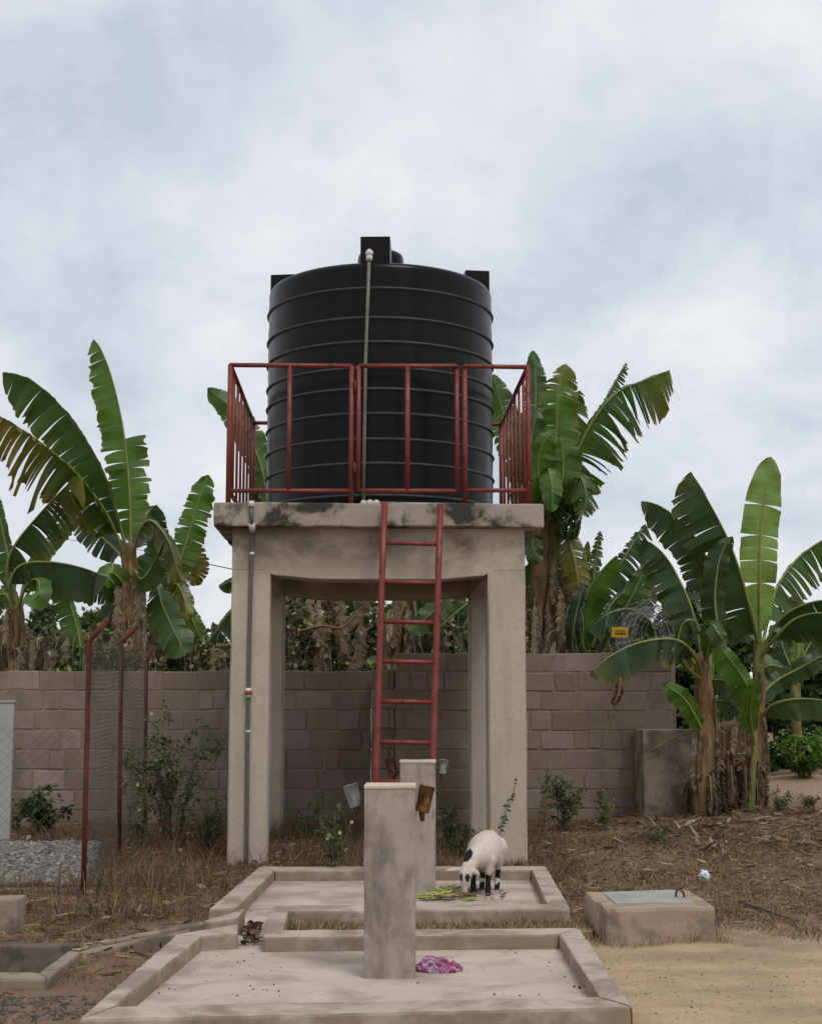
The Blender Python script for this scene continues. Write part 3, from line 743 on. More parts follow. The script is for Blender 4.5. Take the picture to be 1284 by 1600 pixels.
# ------------------------------------------------------------------ wire fence on the left
fence = thing('wire_fence', 'chain link fence with red angled posts on the left', 'fence', (0, 0, 0))
posts = [((131, 1392), (140, 1002), (169, 967), 12.75), ((186, 1360), (190, 1004), (216.6, 976), 15.1), ((226, 1330), (229, 1037), (239, 1010), 17.6)]
fp_ = []
for (b0, b1, b2, D) in posts:
    p1 = at(*b1, D); p0 = at(*b0, D); p0.z = gz(p0.x, p0.y) - .1
    p2 = at(*b2, D - .06)
    fp_.append((p0, p1))
    tube('post', [p0, p0.lerp(p1, .5), p1 - Vector((0, 0, .01)), p1 + (p2 - p1) * .08, p2], [.024, .024, .024, .026, .026], M['post_red'], fence, 10)
def mesh_panel(name, A0, A1, B0, B1, cell, r=.0016):
    """diamond wire netting on the quad A0-A1 (one post) to B0-B1 (next post)"""
    ax = (B0 - A0); Lw = ax.length; Hh = (A1 - A0).length; parts = []
    def P(u, v): return A0.lerp(A1, v / Hh).lerp(B0.lerp(B1, v / Hh), u / Lw)
    nrm = ax.normalized().cross(Vector((0, 0, 1)))
    for sgn in (1, -1):
        k = -Hh
        while k < Lw + Hh:
            # line u = k + sgn*v
            pts = []
            v0, v1 = 0, Hh
            if sgn > 0: v0 = max(v0, -k); v1 = min(v1, Lw - k)
            else: v0 = max(v0, k - Lw); v1 = min(v1, k)
            if v1 - v0 > .03:
                n = 5
                for i in range(n + 1):
                    v = v0 + (v1 - v0) * i / n; u = k + sgn * v
                    pts.append(P(u, v) + nrm * (sgn * .002 + .03 * math.sin(u * 2.1) * math.sin(v * 1.9)))
                parts.append(tube_arr(pts, r, 3, False))
            k += cell
    V, Fc = join_arr(parts); return from_arrays(name, V, Fc, M['wire'], fence)
up = Vector((0, 0, .1)); 
for (a0, a1), (b0, b1) in zip(fp_, fp_[1:]): mesh_panel('netting', a0 + up, a1, b0 + up, b1, .080, .0019)
lf = Vector((-4.6, 12.55, 0)); lf1 = Vector((-4.6, 12.55, fp_[0][1].z)); lf.z = gz(lf.x, lf.y)
mesh_panel('netting', fp_[0][0] + up, fp_[0][1] - Vector((0, 0, .75)), lf + up, lf1 - Vector((0, 0, .75)), .095, .0014)
tube('post', [lf - up, lf1], .033, M['red'], fence, 8)
for z in (.25, .62, .98):
    tube('strand', [fp_[0][0].lerp(fp_[0][1], z), fp_[1][0].lerp(fp_[1][1], z), fp_[2][0].lerp(fp_[2][1], z)], .0025, M['wire'], fence, 4)

# gravel yard behind the fence
edge = thing('gravel_kerb', 'low concrete edging in front of the gravel yard', 'kerb')
prism('edging', poly2([(-60, 1386), (152, 1389), (156, 1395), (-60, 1392)], .0), -.15, .01, M['old'], edge, .01, .12, .006, seed=31)
pad = thing('concrete_pad', 'flat concrete pad in the gravel at the left edge', 'pad')
prism('pad', poly2([(-60, 1372), (52, 1373), (74, 1352), (-60, 1348)], .05), -.1, .05, M['old'], pad, .012, .15, .006, seed=33)
def icos():
    bm = bmesh.new(); bmesh.ops.create_icosphere(bm, subdivisions=1, radius=1)
    v = np.array([x.co[:] for x in bm.verts]); f = np.array([[q.index for q in p.verts] for p in bm.faces]); bm.free(); return v, f
IV, IF = icos()
def pebbles(name, poly, n, r0, r1, zoff, cols, label, cat):
    P_ = np.array(poly); lo, hi = P_.min(0), P_.max(0)
    x = NP.uniform(lo[0], hi[0], n); y = NP.uniform(lo[1], hi[1], n); k = inside(poly, x, y); x, y = x[k], y[k]; n = len(x)
    s = NP.uniform(r0, r1, (n, 1, 1)) * NP.uniform(.6, 1.3, (n, 1, 3)); s[..., 2] *= .7
    V = IV[None] * (1 + NP.uniform(-.25, .25, (n, 12, 1))) * s
    th = NP.uniform(0, 6.28, n); c, s_ = np.cos(th)[:, None], np.sin(th)[:, None]
    X = V[..., 0] * c - V[..., 1] * s_; Y = V[..., 0] * s_ + V[..., 1] * c
    V = np.stack([X + x[:, None], Y + y[:, None], V[..., 2] + (g(x, y) + zoff)[:, None]], -1).reshape(-1, 3)
    Fc = (IF[None] + (np.arange(n) * 12)[:, None, None]).reshape(-1, 3)
    C = np.array(cols)[NP.integers(0, len(cols), n)] * NP.uniform(.7, 1.25, (n, 1)); C = np.repeat(C, 12, 0)
    o = from_arrays(name, V, Fc, M['vcol'], col=C); o['kind'] = 'stuff'; o['label'] = label; o['category'] = cat; return o
pebbles('gravel', GRAVEL, 5200, .018, .042, .03, [(.23, .215, .205), (.17, .16, .155), (.30, .28, .265), (.10, .097, .098), (.20, .165, .135)], 'grey crushed stone gravel behind the wire fence', 'gravel')
pebbles('ground_grit', poly2([(-80, 1600), (340, 1598), (130, 1560), (-80, 1540)], -.05), 1500, .006, .02, .0, [(.10, .08, .065), (.17, .13, .10), (.07, .06, .055)], 'dark grit and small stones on the bare soil at lower left', 'grit')
pebbles('sand_grit', poly2([(960, 1598), (1330, 1598), (1330, 1480), (925, 1490)], -.05), 420, .003, .009, .0, [(.22, .16, .10), (.15, .11, .075), (.4, .3, .2)], 'small scattered grit on the sandy ground at right', 'grit')

cab = thing('grey_cabinet', 'pale grey upright panel behind the wire mesh at the left edge', 'panel')
cp = at(13, 1325, 16.2); zt_ = at(16, 1098, 16.2).z
bm = bmesh.new(); box_bm(bm, (cp.x - 1.1, cp.y, gz(cp.x, cp.y) - .05), (cp.x + .012, cp.y + .07, zt_), .01); rough_bm(bm, .3, .006, 2, 3); from_bm('panel', bm, M['panel'], cab)
bm = bmesh.new(); box_bm(bm, (cp.x - 1.11, cp.y - .012, zt_), (cp.x + .02, cp.y + .08, zt_ + .025), .006); from_bm('cap', bm, M['panel'], cab)
lb = on(14, 1456, -.04)
bm = bmesh.new(); box_bm(bm, (-.25, 0, -.06), (.062, .24, .235), .02); rough_bm(bm, .08, .010, 5, 8)
o = from_bm('concrete_block', bm, M['old']); o.location = (lb.x, lb.y, -.04); tag(o, 'weathered concrete block standing at the left edge', 'block')

# ------------------------------------------------------------------ covered chamber on the right
ch = thing('water_chamber', 'low concrete box with a grey metal lid, right of the slabs', 'chamber')
prism('chamber_wall', BOX, -.2, .2, M['box'], ch, .03, .09, .010, 4, 3)
LB = poly2([(962, 1412), (1083, 1410), (1052, 1391.5), (940, 1395)], .205)
bm = bmesh.new()
lidm = prism('lid', LB, .190, .212, M['lid'], ch, .003, .15, .002)
hc = on(1062, 1402, .21)
tube('handle', [hc + Vector((-.03, 0, -.01)), hc + Vector((-.03, 0, .035)), hc + Vector((-.01, -.01, .06)), hc + Vector((.02, -.02, .04)), hc + Vector((.03, -.02, -.01))], .008, M['rust_dark'], ch, 8)

# ------------------------------------------------------------------ banana plants
def leaf_arr(P, Lh, Rh, tear, brown, r, green, pet=.12, forward=.16, droop=.22, dead=False, cuts=None):
    """torn banana blade along the midrib points P. Lh/Rh = (width m, turn out of the picture plane, s0, s1)"""
    n = len(P); V = []; Fc = []; C = []; U = []; ph0 = r.uniform(0, 50)
    Ltot = sum((b - a).length for a, b in zip(P, P[1:]))
    def samp(s):
        x = max(0, min(n - 1.001, s * (n - 1))); i = int(x); return P[i].lerp(P[i + 1], x - i), (P[min(i + 2, n - 1)] - P[max(i - 1, 0)]).normalized()
    yel = np.array((.24, .19, .025)); brn = np.array((.13, .062, .028)); drk = np.array((.07, .032, .02))
    for side, h in ((1, Lh), (-1, Rh)):
        if not h: continue
        w0, phi = h[0], h[1]; s0, s1 = (h[2], h[3]) if len(h) > 2 else (pet, 1.0)
        s = s0
        while s < s1 - 1e-4:
            deep = r.random() < .03 + .75 * tear ** 2.2              # split right down towards the midrib, or only frayed at the edge
            ds = (.055 * (1 - tear) + .012) * r.uniform(.5, 1.7)
            e_ = min(s1, s + ds)
            if s1 - e_ < .008: e_ = s1
            if cuts:
                nxt = [c_ for c_ in cuts if c_ > s + 1e-4]; e_ = min([s1] + nxt); deep = True
            dphi = phi + (r.uniform(-1, 1) * (.07 + .36 * tear) if deep else 0); dd = droop * (1 + (r.uniform(-.35, 1.5) * tear if deep else 0))
            lf_ = 1 - (tear * r.uniform(0, .30) if deep else 0)
            gap = (.04 + .48 * tear) * r.uniform(.3, 1.2) if deep else (r.uniform(.2, .6) * (.25 + tear) if r.random() < .45 else 0); gpw = r.uniform(1.1, 2.2) if deep else r.uniform(4, 9); sb = (s + e_) / 2
            fw = forward + (r.uniform(-.12, .12) * tear if deep else 0); fray = r.random() < tear * .45
            shade_ = r.uniform(.80, 1.16)
            if cuts: gap, gpw, lf_, fw, dd, dphi = .10, r.uniform(1.0, 2.2), r.uniform(.94, 1), .0, droop * r.uniform(.3, 2.6), phi + r.uniform(-.12, .12)
            k = max(2, int((e_ - s) * Ltot / .06)); mcol = 5; b0 = len(V)
            for i in range(k + 1):
                si = s + (e_ - s) * i / k
                for j in range(mcol + 1):
                    u = j / mcol; sj = si + (sb - si) * min(.95, gap * u ** gpw)
                    p, T = samp(sj)
                    q_ = (sj - pet) / (1 - pet); q_ = min(1, max(0, q_))
                    pr = max(0.0, 1 - abs(2 * q_ - 1) ** (3.0 if q_ < .5 else 3.6)) ** .58
                    w = w0 * pr * lf_ * (1 if deep else 1 + .07 * nz((sj * Ltot * 6, side, ph0)))
                    lft = Vector((-T.z, 0, T.x)); lft = lft - T * lft.dot(T)
                    if lft.length < 1e-3: lft = Vector((1, 0, 0))
                    lft.normalize(); nrm = T.cross(lft)
                    if nrm.y < 0: nrm = -nrm
                    dp_ = dphi if deep else dphi + .16 * nz((sj * Ltot * 4.5, ph0, side)) + .10 * nz((sj * Ltot * 13, ph0, side))
                    d = lft * side * math.cos(dp_) + nrm * math.sin(dp_)
                    jag = (1 + (r.uniform(-.04, .04) * (.2 if cuts else 1 + 3 * tear) if j == mcol else 0))
                    pos = p + d * (w * u * jag) + T * (fw * w * u) + Vector((0, 0, -1)) * (dd * w * u * u)
                    pos += nrm * (.010 * math.sin(sj * Ltot * 42) * u + .03 * math.sin(sj * Ltot * 11 + side + 2 * math.sin(sj * 7)) * u)
                    V.append(pos); U.append((sj * Ltot, u * w))
                    if dead:
                        t_ = r.uniform(.6, 1.25) * (1 if not fray else .8); c = np.array(green) * t_
                    else:
                        ed = max(0, u - .72) / .28 * min(1, .25 + tear) * (.35 + brown)
                        tp = max(0, (q_ - (1 - brown)) / max(.05, brown)) * min(1, brown * 1.6) if brown > 0 else 0
                        f = min(1, max(ed * (1.1 if fray else .5), tp * (.55 + .6 * u)))
                        c = np.array(green) * (1.0 - .12 * u) * shade_
                        c = c * (1 - min(1, f * 1.6)) + yel * min(1, f * 1.6) if f < .45 else (yel * (1 - (f - .45) / .55) + brn * ((f - .45) / .55))
                        if f > .85: c = c * .5 + drk * .5
                    C.append(c)
            for i in range(k):
                for j in range(mcol):
                    a_ = b0 + i * (mcol + 1) + j; Fc.append((a_, a_ + 1, a_ + mcol + 2, a_ + mcol + 1))
            s = e_
    return V, Fc, C, U
G0 = (0.073, 0.134, 0.029); G1 = (0.104, 0.201, 0.032); G2 = (0.041, 0.081, 0.026); G3 = (.17, .27, .05); G4 = (0.076, 0.122, 0.043); GY = (.15, .155, .03)
DEADC = (.21, .145, .09)
def leaf(plant, D, pts, L=None, R=None, tear=.3, brown=.1, col=G0, pet=.12, droop=.18, r0=.026, name='leaf', mat='banana', dead=False, seed=None, cuts=None):
    r = random.Random(seed if seed is not None else hash((plant.name, len(plant.children))) & 0xffff if False else len(bpy.data.objects) * 13 + 5)
    pw = [at(p[0], p[1], D + (p[2] if len(p) > 2 else 0)) for p in pts]
    P, Lt = spline(pw, 40)
    mpp = D / F
    def cv(h): return None if h is None else (h[0] * mpp, *h[1:]) if len(h) > 1 else (h[0] * mpp, .3)
    V, Fc, C, U = leaf_arr(P, cv(L), cv(R), tear, brown, r, col, pet, droop=droop, dead=dead, cuts=cuts)
    o0 = plant.location
    V = [v - o0 for v in V]; P2 = [p - o0 for p in P]
    o = from_arrays(name, V, Fc, M[mat], plant, C, U, smooth=True)
    rr = [max(.0035, r0 * (1 - i / 39) ** .8) for i in range(40)]
    tube('midrib', P2[:-1], rr[:-1], M['midrib_dead' if dead else 'midrib'], o, 6)
    return o
def stem(plant, D, pts, r0, r1, mat='stem', name='pseudostem'):
    P, L = spline([at(p[0], p[1], D + (p[2] if len(p) > 2 else 0)) for p in pts], 26)
    V, Fc = tube_arr([p - plant.location for p in P], [r0 + (r1 - r0) * i / 25 for i in range(26)], 14, True)
    ph = D * 3 + pts[0][0]
    V = [v + noise.noise_vector(v * 5 + Vector((ph, 0, 0))) * r0 * .25 + noise.noise_vector(Vector((v.x * 30 + ph, v.y * 30, v.z * 2))) * r0 * .12 for v in V]
    return from_arrays(name, V, Fc, M[mat], plant, smooth=True)
def skirt(plant, D, cx_, y0_, y1_, n, spread, ln, seed, w=8, cols=None, rad=.12):
    """dry leaves hanging round a stem, between photo heights y0_ and y1_"""
    r = random.Random(seed); cols = cols or [(.42, .31, .21), (.32, .225, .15), (.50, .39, .275), (.23, .16, .11)]
    for k in range(n):
        th = r.uniform(0, 2 * math.pi); y = r.uniform(y0_, y1_); sp = spread * r.uniform(.3, 1)
        dx_, dd_ = math.cos(th), math.sin(th); L_ = ln * r.uniform(.5, 1.2); rp = rad * F / D
        bend = r.uniform(-.3, .3)
        pts = [(cx_ + dx_ * rp * .7, y, dd_ * rad * .7), (cx_ + dx_ * (rp + sp * .6), y - 6 + r.uniform(-6, 10), dd_ * (rad + sp * D / F * .6)),
               (cx_ + dx_ * (rp + sp) + bend * 8, y + L_ * .45, dd_ * (rad + sp * D / F)), (cx_ + dx_ * (rp + sp * .9) + bend * 18, y + L_, dd_ * (rad + sp * D / F * .9))]
        leaf(plant, D, pts, (w * r.uniform(.5, 1.2), r.uniform(-.9, .9)), (w * r.uniform(.5, 1.2), r.uniform(-.9, .9)), tear=r.uniform(.7, .95), col=r.choice(cols), pet=.15, droop=.5, r0=.012, name='dead_leaf', mat='dead', dead=True, seed=seed * 100 + k)
GRP = 'banana plants round the compound'
def plant(label, px, py, D, zoff=0):
    p = at(px, py, D); p.z = gz(p.x, p.y) + zoff
    return thing('banana_plant', label, 'banana plant', p, 0, GRP)

# --- left of the tower
A = plant('tall banana plant behind the left wall with one leaf standing straight up', 207, 1060, 20.6)
stem(A, 20.6, [(209, 1150), (208, 1060), (206, 960), (203, 900), (203, 850)], .17, .10)
leaf(A, 20.6, [(204, 870), (204, 800), (200, 730), (191, 660), (175, 590), (158, 545), (146, 529)], (39, .25), (34, .15, .10, .52), tear=.55, brown=.06, col=G1, pet=.06, droop=.12)
leaf(A, 20.6, [(200, 868), (186, 815, -.2), (166, 748, -.35), (130, 682, -.5), (85, 625, -.6), (40, 592, -.7), (4, 583, -.7)], (53, .25), (18, -1.2), tear=.42, brown=.06, col=G0, pet=.10, droop=.25)
leaf(A, 20.6, [(197, 875), (168, 805, -.4), (122, 742, -.8), (75, 700, -1), (30, 668, -1.2), (-25, 636, -1.3)], (50, .35), (14, -1.2), tear=.85, brown=.62, col=G0, pet=.14, droop=.5)
leaf(A, 20.6, [(199, 880), (180, 858, .3), (150, 830, .5), (125, 795, .7), (112, 770, .8)], (30, .3), (26, .5), tear=.3, brown=.05, col=G2, pet=.15)
leaf(A, 20.6, [(207, 872), (221, 825, -.3), (238, 814, -.5), (262, 842, -.6), (275, 880, -.6), (283, 908, -.6)], (17, .9), (20, .5), tear=.55, brown=.3, col=(.13, .15, .06), pet=.2, droop=.6)
leaf(A, 20.6, [(208, 885), (222, 905, -.2), (240, 880, -.3), (252, 855, -.4), (265, 835, -.4)], (26, .2), (24, .4), tear=.2, brown=.05, col=G0, pet=.15)
leaf(A, 20.6, [(205, 870), (222, 830, .4), (232, 800, .6), (243, 830, .8), (252, 870, .9)], (22, .3), (22, .3), tear=.3, brown=.1, col=G2)
leaf(A, 20.6, [(200, 930), (188, 905, -.2), (172, 895, -.3), (158, 912, -.4)], (18, .2), (20, .3), tear=.1, brown=.05, col=G1, pet=.08)
leaf(A, 20.6, [(206, 900), (190, 930, .3), (172, 962, .4), (160, 1000, .5), (152, 1040, .5)], (26, .4), (26, .4), tear=.4, brown=.2, col=G2)
skirt(A, 20.6, 205, 880, 1020, 22, 13, 110, 41); skirt(A, 20.6, 165, 985, 1030, 10, 24, 55, 241); skirt(A, 20.6, 235, 980, 1030, 9, 20, 55, 242)
B = plant('banana plant at the left edge with long leaves arching right', 26, 1060, 20.2)
stem(B, 20.2, [(24, 1150), (25, 1060), (27, 1000), (29, 945)], .14, .08)
leaf(B, 20.2, [(28, 950), (18, 890), (8, 845), (-2, 800), (-18, 740)], (30, .3), (12, .8), tear=.4, brown=.1, col=G0)
leaf(B, 20.2, [(27, 955), (12, 900, -.2), (22, 855, -.4), (60, 806, -.6), (95, 768, -.8), (122, 742, -.9)], (8, 1.1), (44, .25), tear=.7, brown=.35, col=G2, pet=.24, droop=.4)
leaf(B, 20.2, [(30, 955), (40, 905, .2), (60, 868, .4), (92, 830, .6), (118, 786, .8)], (13, .5), (18, .3), tear=.45, brown=.15, col=G0, pet=.25)
leaf(B, 20.2, [(26, 950), (16, 915, -.3), (32, 884, -.5), (75, 878, -.7), (125, 886, -.9), (168, 902, -1)], (8, 1.2), (44, .3), tear=.35, brown=.08, col=G2, pet=.2, droop=.3)
leaf(B, 20.2, [(30, 955), (50, 920, .3), (85, 897, .4), (120, 893, .5), (160, 905, .6), (185, 925, .6)], (8, 1.2), (36, .3), tear=.5, brown=.05, col=G2, pet=.3, droop=.3)
leaf(B, 20.2, [(28, 955), (42, 915, -.4), (58, 905, -.6), (62, 925, -.8), (42, 945, -.9)], (20, .3), (20, .4), tear=.1, brown=.02, col=G1, pet=.3)
leaf(B, 20.2, [(25, 960), (10, 930), (-5, 935), (-20, 960)], (20, .4), (20, .4), tear=.4, brown=.2, col=G0)
skirt(B, 20.2, 27, 955, 1030, 10, 22, 90, 43)
skirt(B, 20.2, 60, 985, 1030, 7, 22, 60, 143); skirt(B, 20.2, 100, 990, 1025, 12, 26, 50, 144); skirt(B, 20.2, 8, 985, 1030, 8, 26, 60, 145)
C_ = plant('banana plant left of the tower with ragged upright leaf and drooping leaves', 267, 1060, 21.0)
stem(C_, 21.0, [(268, 1150), (268, 1060), (266, 990), (262, 925)], .10, .06, 'stem_green')
leaf(C_, 21.0, [(264, 940), (278, 890), (296, 832), (312, 780), (326, 742)], (26, .3), (24, .3), tear=.55, brown=.08, col=G1, pet=.1)
leaf(C_, 21.0, [(262, 940), (248, 915, -.2), (254, 945, -.5), (272, 985, -.7), (291, 1024, -.8)], (26, .2), (30, .2), tear=.3, brown=.05, col=G0, pet=.2)
leaf(C_, 21.0, [(264, 940), (275, 912, -.3), (288, 935, -.5), (292, 970, -.6)], (14, .3), (16, .5), tear=.2, brown=.5, col=GY, pet=.15)
leaf(C_, 21.0, [(264, 945), (280, 940), (300, 968), (318, 1010)], (16, .4), (20, .2), tear=.25, brown=.05, col=G1, pet=.15)
leaf(C_, 21.0, [(262, 940), (240, 890, .5), (228, 880, .7), (215, 905, .9)], (22, .3), (22, .3), tear=.3, brown=.1, col=G2)
leaf(C_, 21.0, [(266, 940), (285, 900, .5), (305, 860, .7), (312, 890, .9), (300, 915, .9)], (16, .3), (20, .3), tear=.7, brown=.7, col=GY)
skirt(C_, 21.0, 262, 950, 1020, 7, 20, 90, 44)
skirt(C_, 21.0, 325, 985, 1015, 12, 18, 70, 45); skirt(C_, 21.0, 290, 990, 1025, 8, 22, 60, 245)
Dp = plant('young banana sucker with one narrow folded leaf behind the first red post', 131, 1060, 20.0)
stem(Dp, 20.0, [(131, 1150), (131, 1060), (130, 1010)], .05, .03, 'stem_green')
leaf(Dp, 20.0, [(131, 1050), (123, 990), (107, 935), (92, 893)], (26, .2), (9, .9), tear=.12, brown=.03, col=G1, pet=.15)
E_ = plant('banana plant half hidden behind the tower column, one leaf by the railing', 430, 1050, 20.8)
stem(E_, 20.8, [(432, 1150), (431, 1050), (428, 950), (428, 860)], .14, .08)
leaf(E_, 20.8, [(428, 870), (420, 790), (404, 715), (365, 642), (324, 607)], (24, .3), (26, .3), tear=.25, brown=.06, col=G0)
leaf(E_, 20.8, [(428, 915), (400, 900), (370, 906), (342, 916)], (17, .4), (10, .6), tear=.2, brown=.05, col=G2, pet=.1)
leaf(E_, 20.8, [(428, 930), (390, 935), (355, 962), (328, 1003)], (30, .2), (8, .9), tear=.55, brown=.05, col=G2, pet=.15)
leaf(E_, 20.8, [(430, 900), (450, 910), (470, 930), (480, 970)], (22, .2), (22, .5), tear=.3, brown=.1, col=G0)
leaf(E_, 20.8, [(430, 880), (455, 800), (470, 760), (500, 700)], (22, .2), (22, .5), tear=.3, brown=.1, col=G0)
skirt(E_, 20.8, 448, 915, 1000, 12, 22, 100, 46)
# --- seen through the legs of the tower
K1 = plant('banana stem wrapped in hanging dry leaves, seen between the tower legs', 490, 1060, 20.4)
stem(K1, 20.4, [(490, 1150), (490, 1060), (494, 960), (498, 840)], .17, .12)
leaf(K1, 20.4, [(497, 860), (480, 780), (450, 720), (420, 690)], (22, .2), (22, .5), tear=.3, brown=.1, col=G0)
leaf(K1, 20.4, [(500, 870), (520, 905), (550, 935), (560, 985)], (24, .2), (26, .3), tear=.3, brown=.1, col=G2)
leaf(K1, 20.4, [(497, 870), (475, 900), (458, 930), (450, 980)], (24, .2), (24, .3), tear=.4, brown=.3, col=G4)
skirt(K1, 20.4, 490, 890, 1010, 26, 26, 130, 47, w=10)
skirt(K1, 20.4, 545, 900, 1000, 14, 26, 110, 48, w=10)
leaf(K1, 20.4, [(470, 985, -.6), (505, 978, -.6), (535, 980, -.6), (560, 955, -.6), (578, 932, -.6), (592, 915, -.6)], (3, .5), (10, .3), tear=.8, brown=1, col=(.3, .21, .13), name='dead_leaf', mat='dead', dead=True, r0=.02)
K2 = plant('banana plant with yellowing stem behind the ladder', 622, 1060, 20.0)
stem(K2, 20.0, [(622, 1150), (622, 1040), (624, 940), (626, 850)], .13, .09)
leaf(K2, 20.0, [(625, 880), (650, 905), (690, 935, -.2), (640, 990, -.3)], (20, .3), (20, .3), tear=.3, brown=.1, col=G0)
leaf(K2, 20.0, [(622, 1040), (612, 1000), (606, 970), (610, 945)], (14, .2), (12, .2), tear=.1, brown=.05, col=G1)
leaf(K2, 20.0, [(615, 1050), (600, 1040), (588, 1035), (575, 1040)], (8, .3), (14, .3), tear=.1, brown=.0, col=G3)
skirt(K2, 20.0, 624, 920, 985, 10, 20, 70, 49)
K3 = plant('banana plant with broad dark leaves, seen right of the ladder', 745, 1060, 20.3)
stem(K3, 20.3, [(748, 1150), (748, 1050), (748, 960), (746, 880)], .13, .09)
leaf(K3, 20.3, [(746, 900), (728, 915), (700, 932), (665, 958), (637, 990)], (26, .2), (34, .2), tear=.35, brown=.08, col=G4, droop=.1)
leaf(K3, 20.3, [(746, 930), (728, 945), (700, 968), (672, 995), (650, 1022)], (28, .2), (26, .2), tear=.35, brown=.12, col=G4, droop=.1)
leaf(K3, 20.3, [(746, 940), (735, 960), (722, 985), (712, 1020)], (24, .2), (20, .2), tear=.3, brown=.1, col=G2)
leaf(K3, 20.3, [(746, 900), (770, 870), (800, 850)], (24, .2), (24, .2), tear=.3, brown=.1, col=G2)
leaf(K3, 20.3, [(744, 900), (710, 908), (680, 925), (655, 935)], (20, .2), (24, .2), tear=.3, brown=.1, col=G2)
skirt(K3, 20.3, 690, 960, 1000, 6, 26, 60, 50)
# --- right of the tower
F_ = plant('tall twin stemmed banana plant right of the tower with a ragged leaf pointing right', 845, 1050, 20.2)
stem(F_, 20.2, [(834, 1150), (836, 1040), (842, 920), (852, 800)], .14, .09)
stem(F_, 20.2, [(866, 1150), (864, 1040), (862, 920), (868, 800)], .13, .085, 'stem_green')
leaf(F_, 20.2, [(866, 815), (880, 765, -.2), (907, 693, -.4), (937, 641, -.5), (969, 610, -.5), (1003, 596, -.5), (1046, 578, -.5)], (10, .8), (62, .3), tear=.8, brown=.22, col=G0, pet=.08, droop=.35)
leaf(F_, 20.2, [(880, 770), (905, 700, .3), (935, 643, .4), (958, 602, .4), (978, 566, .4)], (3, .5), (15, .3), tear=.9, brown=.05, col=G4, pet=.45)
leaf(F_, 20.2, [(858, 815), (864, 740, -.3), (868, 680, -.4), (871, 620, -.5), (884, 568, -.5)], (30, .2), (36, .3), tear=.7, brown=.3, col=G1, pet=.06, droop=.3)
leaf(F_, 20.2, [(852, 815), (840, 740, .2), (835, 670, .3), (837, 605, .3), (832, 548, .3)], (20, .3), (22, .2), tear=.5, brown=.02, col=(.075, .125, .05), pet=.08)
leaf(F_, 20.2, [(850, 815), (838, 765, -.4), (830, 710, -.6), (832, 668, -.7), (838, 640, -.7)], (17, .3), (22, .2), tear=.25, brown=.02, col=(.07, .12, .045), pet=.1)
leaf(F_, 20.2, [(862, 815), (875, 765, -.5), (880, 720, -.6), (876, 680, -.6)], (30, .2), (30, .2), tear=.35, brown=.05, col=G1, pet=.08)
leaf(F_, 20.2, [(858, 820), (852, 770, -.6), (855, 730, -.8), (862, 760, -1), (862, 800, -1)], (18, .3), (18, .3), tear=.2, brown=.03, col=G1)
leaf(F_, 20.2, [(848, 820), (815, 740, .4), (790, 660, .6), (770, 585, .6)], (26, .3), (28, .2), tear=.35, brown=.05, col=G0)
leaf(F_, 20.2, [(848, 820), (830, 780, -.3), (818, 760, -.5), (808, 790, -.6)], (20, .3), (20, .2), tear=.3, brown=.05, col=G2)
leaf(F_, 20.2, [(868, 820), (888, 845, -.2), (900, 890, -.3), (904, 935, -.3)], (24, .4), (24, .4), tear=.5, brown=.7, col=GY, pet=.06)
leaf(F_, 20.2, [(845, 840), (832, 835, -.3), (834, 862, -.4), (842, 880, -.4)], (16, .2), (16, .2), tear=.05, brown=0, col=G0, pet=.05)
leaf(F_, 20.2, [(868, 850), (885, 905, .3), (890, 945, .4), (886, 990, .4)], (20, .2), (22, .2), tear=.4, brown=.2, col=G2)
leaf(F_, 20.2, [(840, 860), (828, 900, .3), (824, 945, .4), (826, 990, .4)], (14, .2), (18, .2), tear=.4, brown=.1, col=G2)
skirt(F_, 20.2, 838, 880, 985, 9, 14, 90, 51); skirt(F_, 20.2, 865, 870, 985, 14, 18, 100, 52)
leaf(F_, 20.2, [(856, 815), (846, 770, -.7), (840, 725, -.9), (850, 690, -1), (868, 672, -1)], (22, .3), (24, .3), tear=.45, brown=.1, col=G1, pet=.08, droop=.3)
leaf(F_, 20.2, [(864, 812), (892, 775, -.6), (905, 745, -.8), (915, 770, -.9), (912, 805, -.9)], (22, .4), (24, .3), tear=.6, brown=.15, col=G0, pet=.08, droop=.5)
leaf(F_, 20.2, [(862, 812), (880, 700, .4), (895, 640, .5), (905, 610, .5)], (26, .3), (30, .3), tear=.6, brown=.1, col=G0, pet=.2, droop=.3)
leaf(F_, 20.2, [(850, 815), (826, 770, -.2), (815, 700, -.3), (822, 640, -.3)], (20, .3), (22, .3), tear=.4, brown=.05, col=G0, pet=.1)
# fruit hanging in the crown
V = []; Fc = []; Cc = []
rr_ = random.Random(4)
for t_ in range(9):
    for k in range(9):
        th = k / 9 * 6.28 + t_ * .4; c0 = at(888 + rr_.uniform(-2, 2), 790 + t_ * 7, 19.9); d = Vector((math.cos(th), math.sin(th), .5))
        rad_ = .05 + .03 * math.sin(t_ / 8 * 3.1)
        pts = [c0 + d * rad_, c0 + d * (rad_ + .05) + Vector((0, 0, .01)), c0 + d * (rad_ + .08) + Vector((0, 0, .06)), c0 + d * (rad_ + .085) + Vector((0, 0, .11))]
        v, f = tube_arr([p - F_.location for p in pts], [.012, .02, .019, .006], 6); b = len(V); V += v; Fc += [tuple(i + b for i in q_) for q_ in f]
        Cc += [np.array((.055, .10, .02)) * rr_.uniform(.7, 1.2)] * len(v)
from_arrays('fruit_bunch', V, Fc, M['vcol'], F_, Cc, smooth=True)
G_ = plant('low banana plant behind the right wall with a bright slanting leaf', 897, 1060, 20.0)
stem(G_, 20.0, [(896, 1150), (896, 1060), (898, 1025)], .07, .045, 'stem_green')
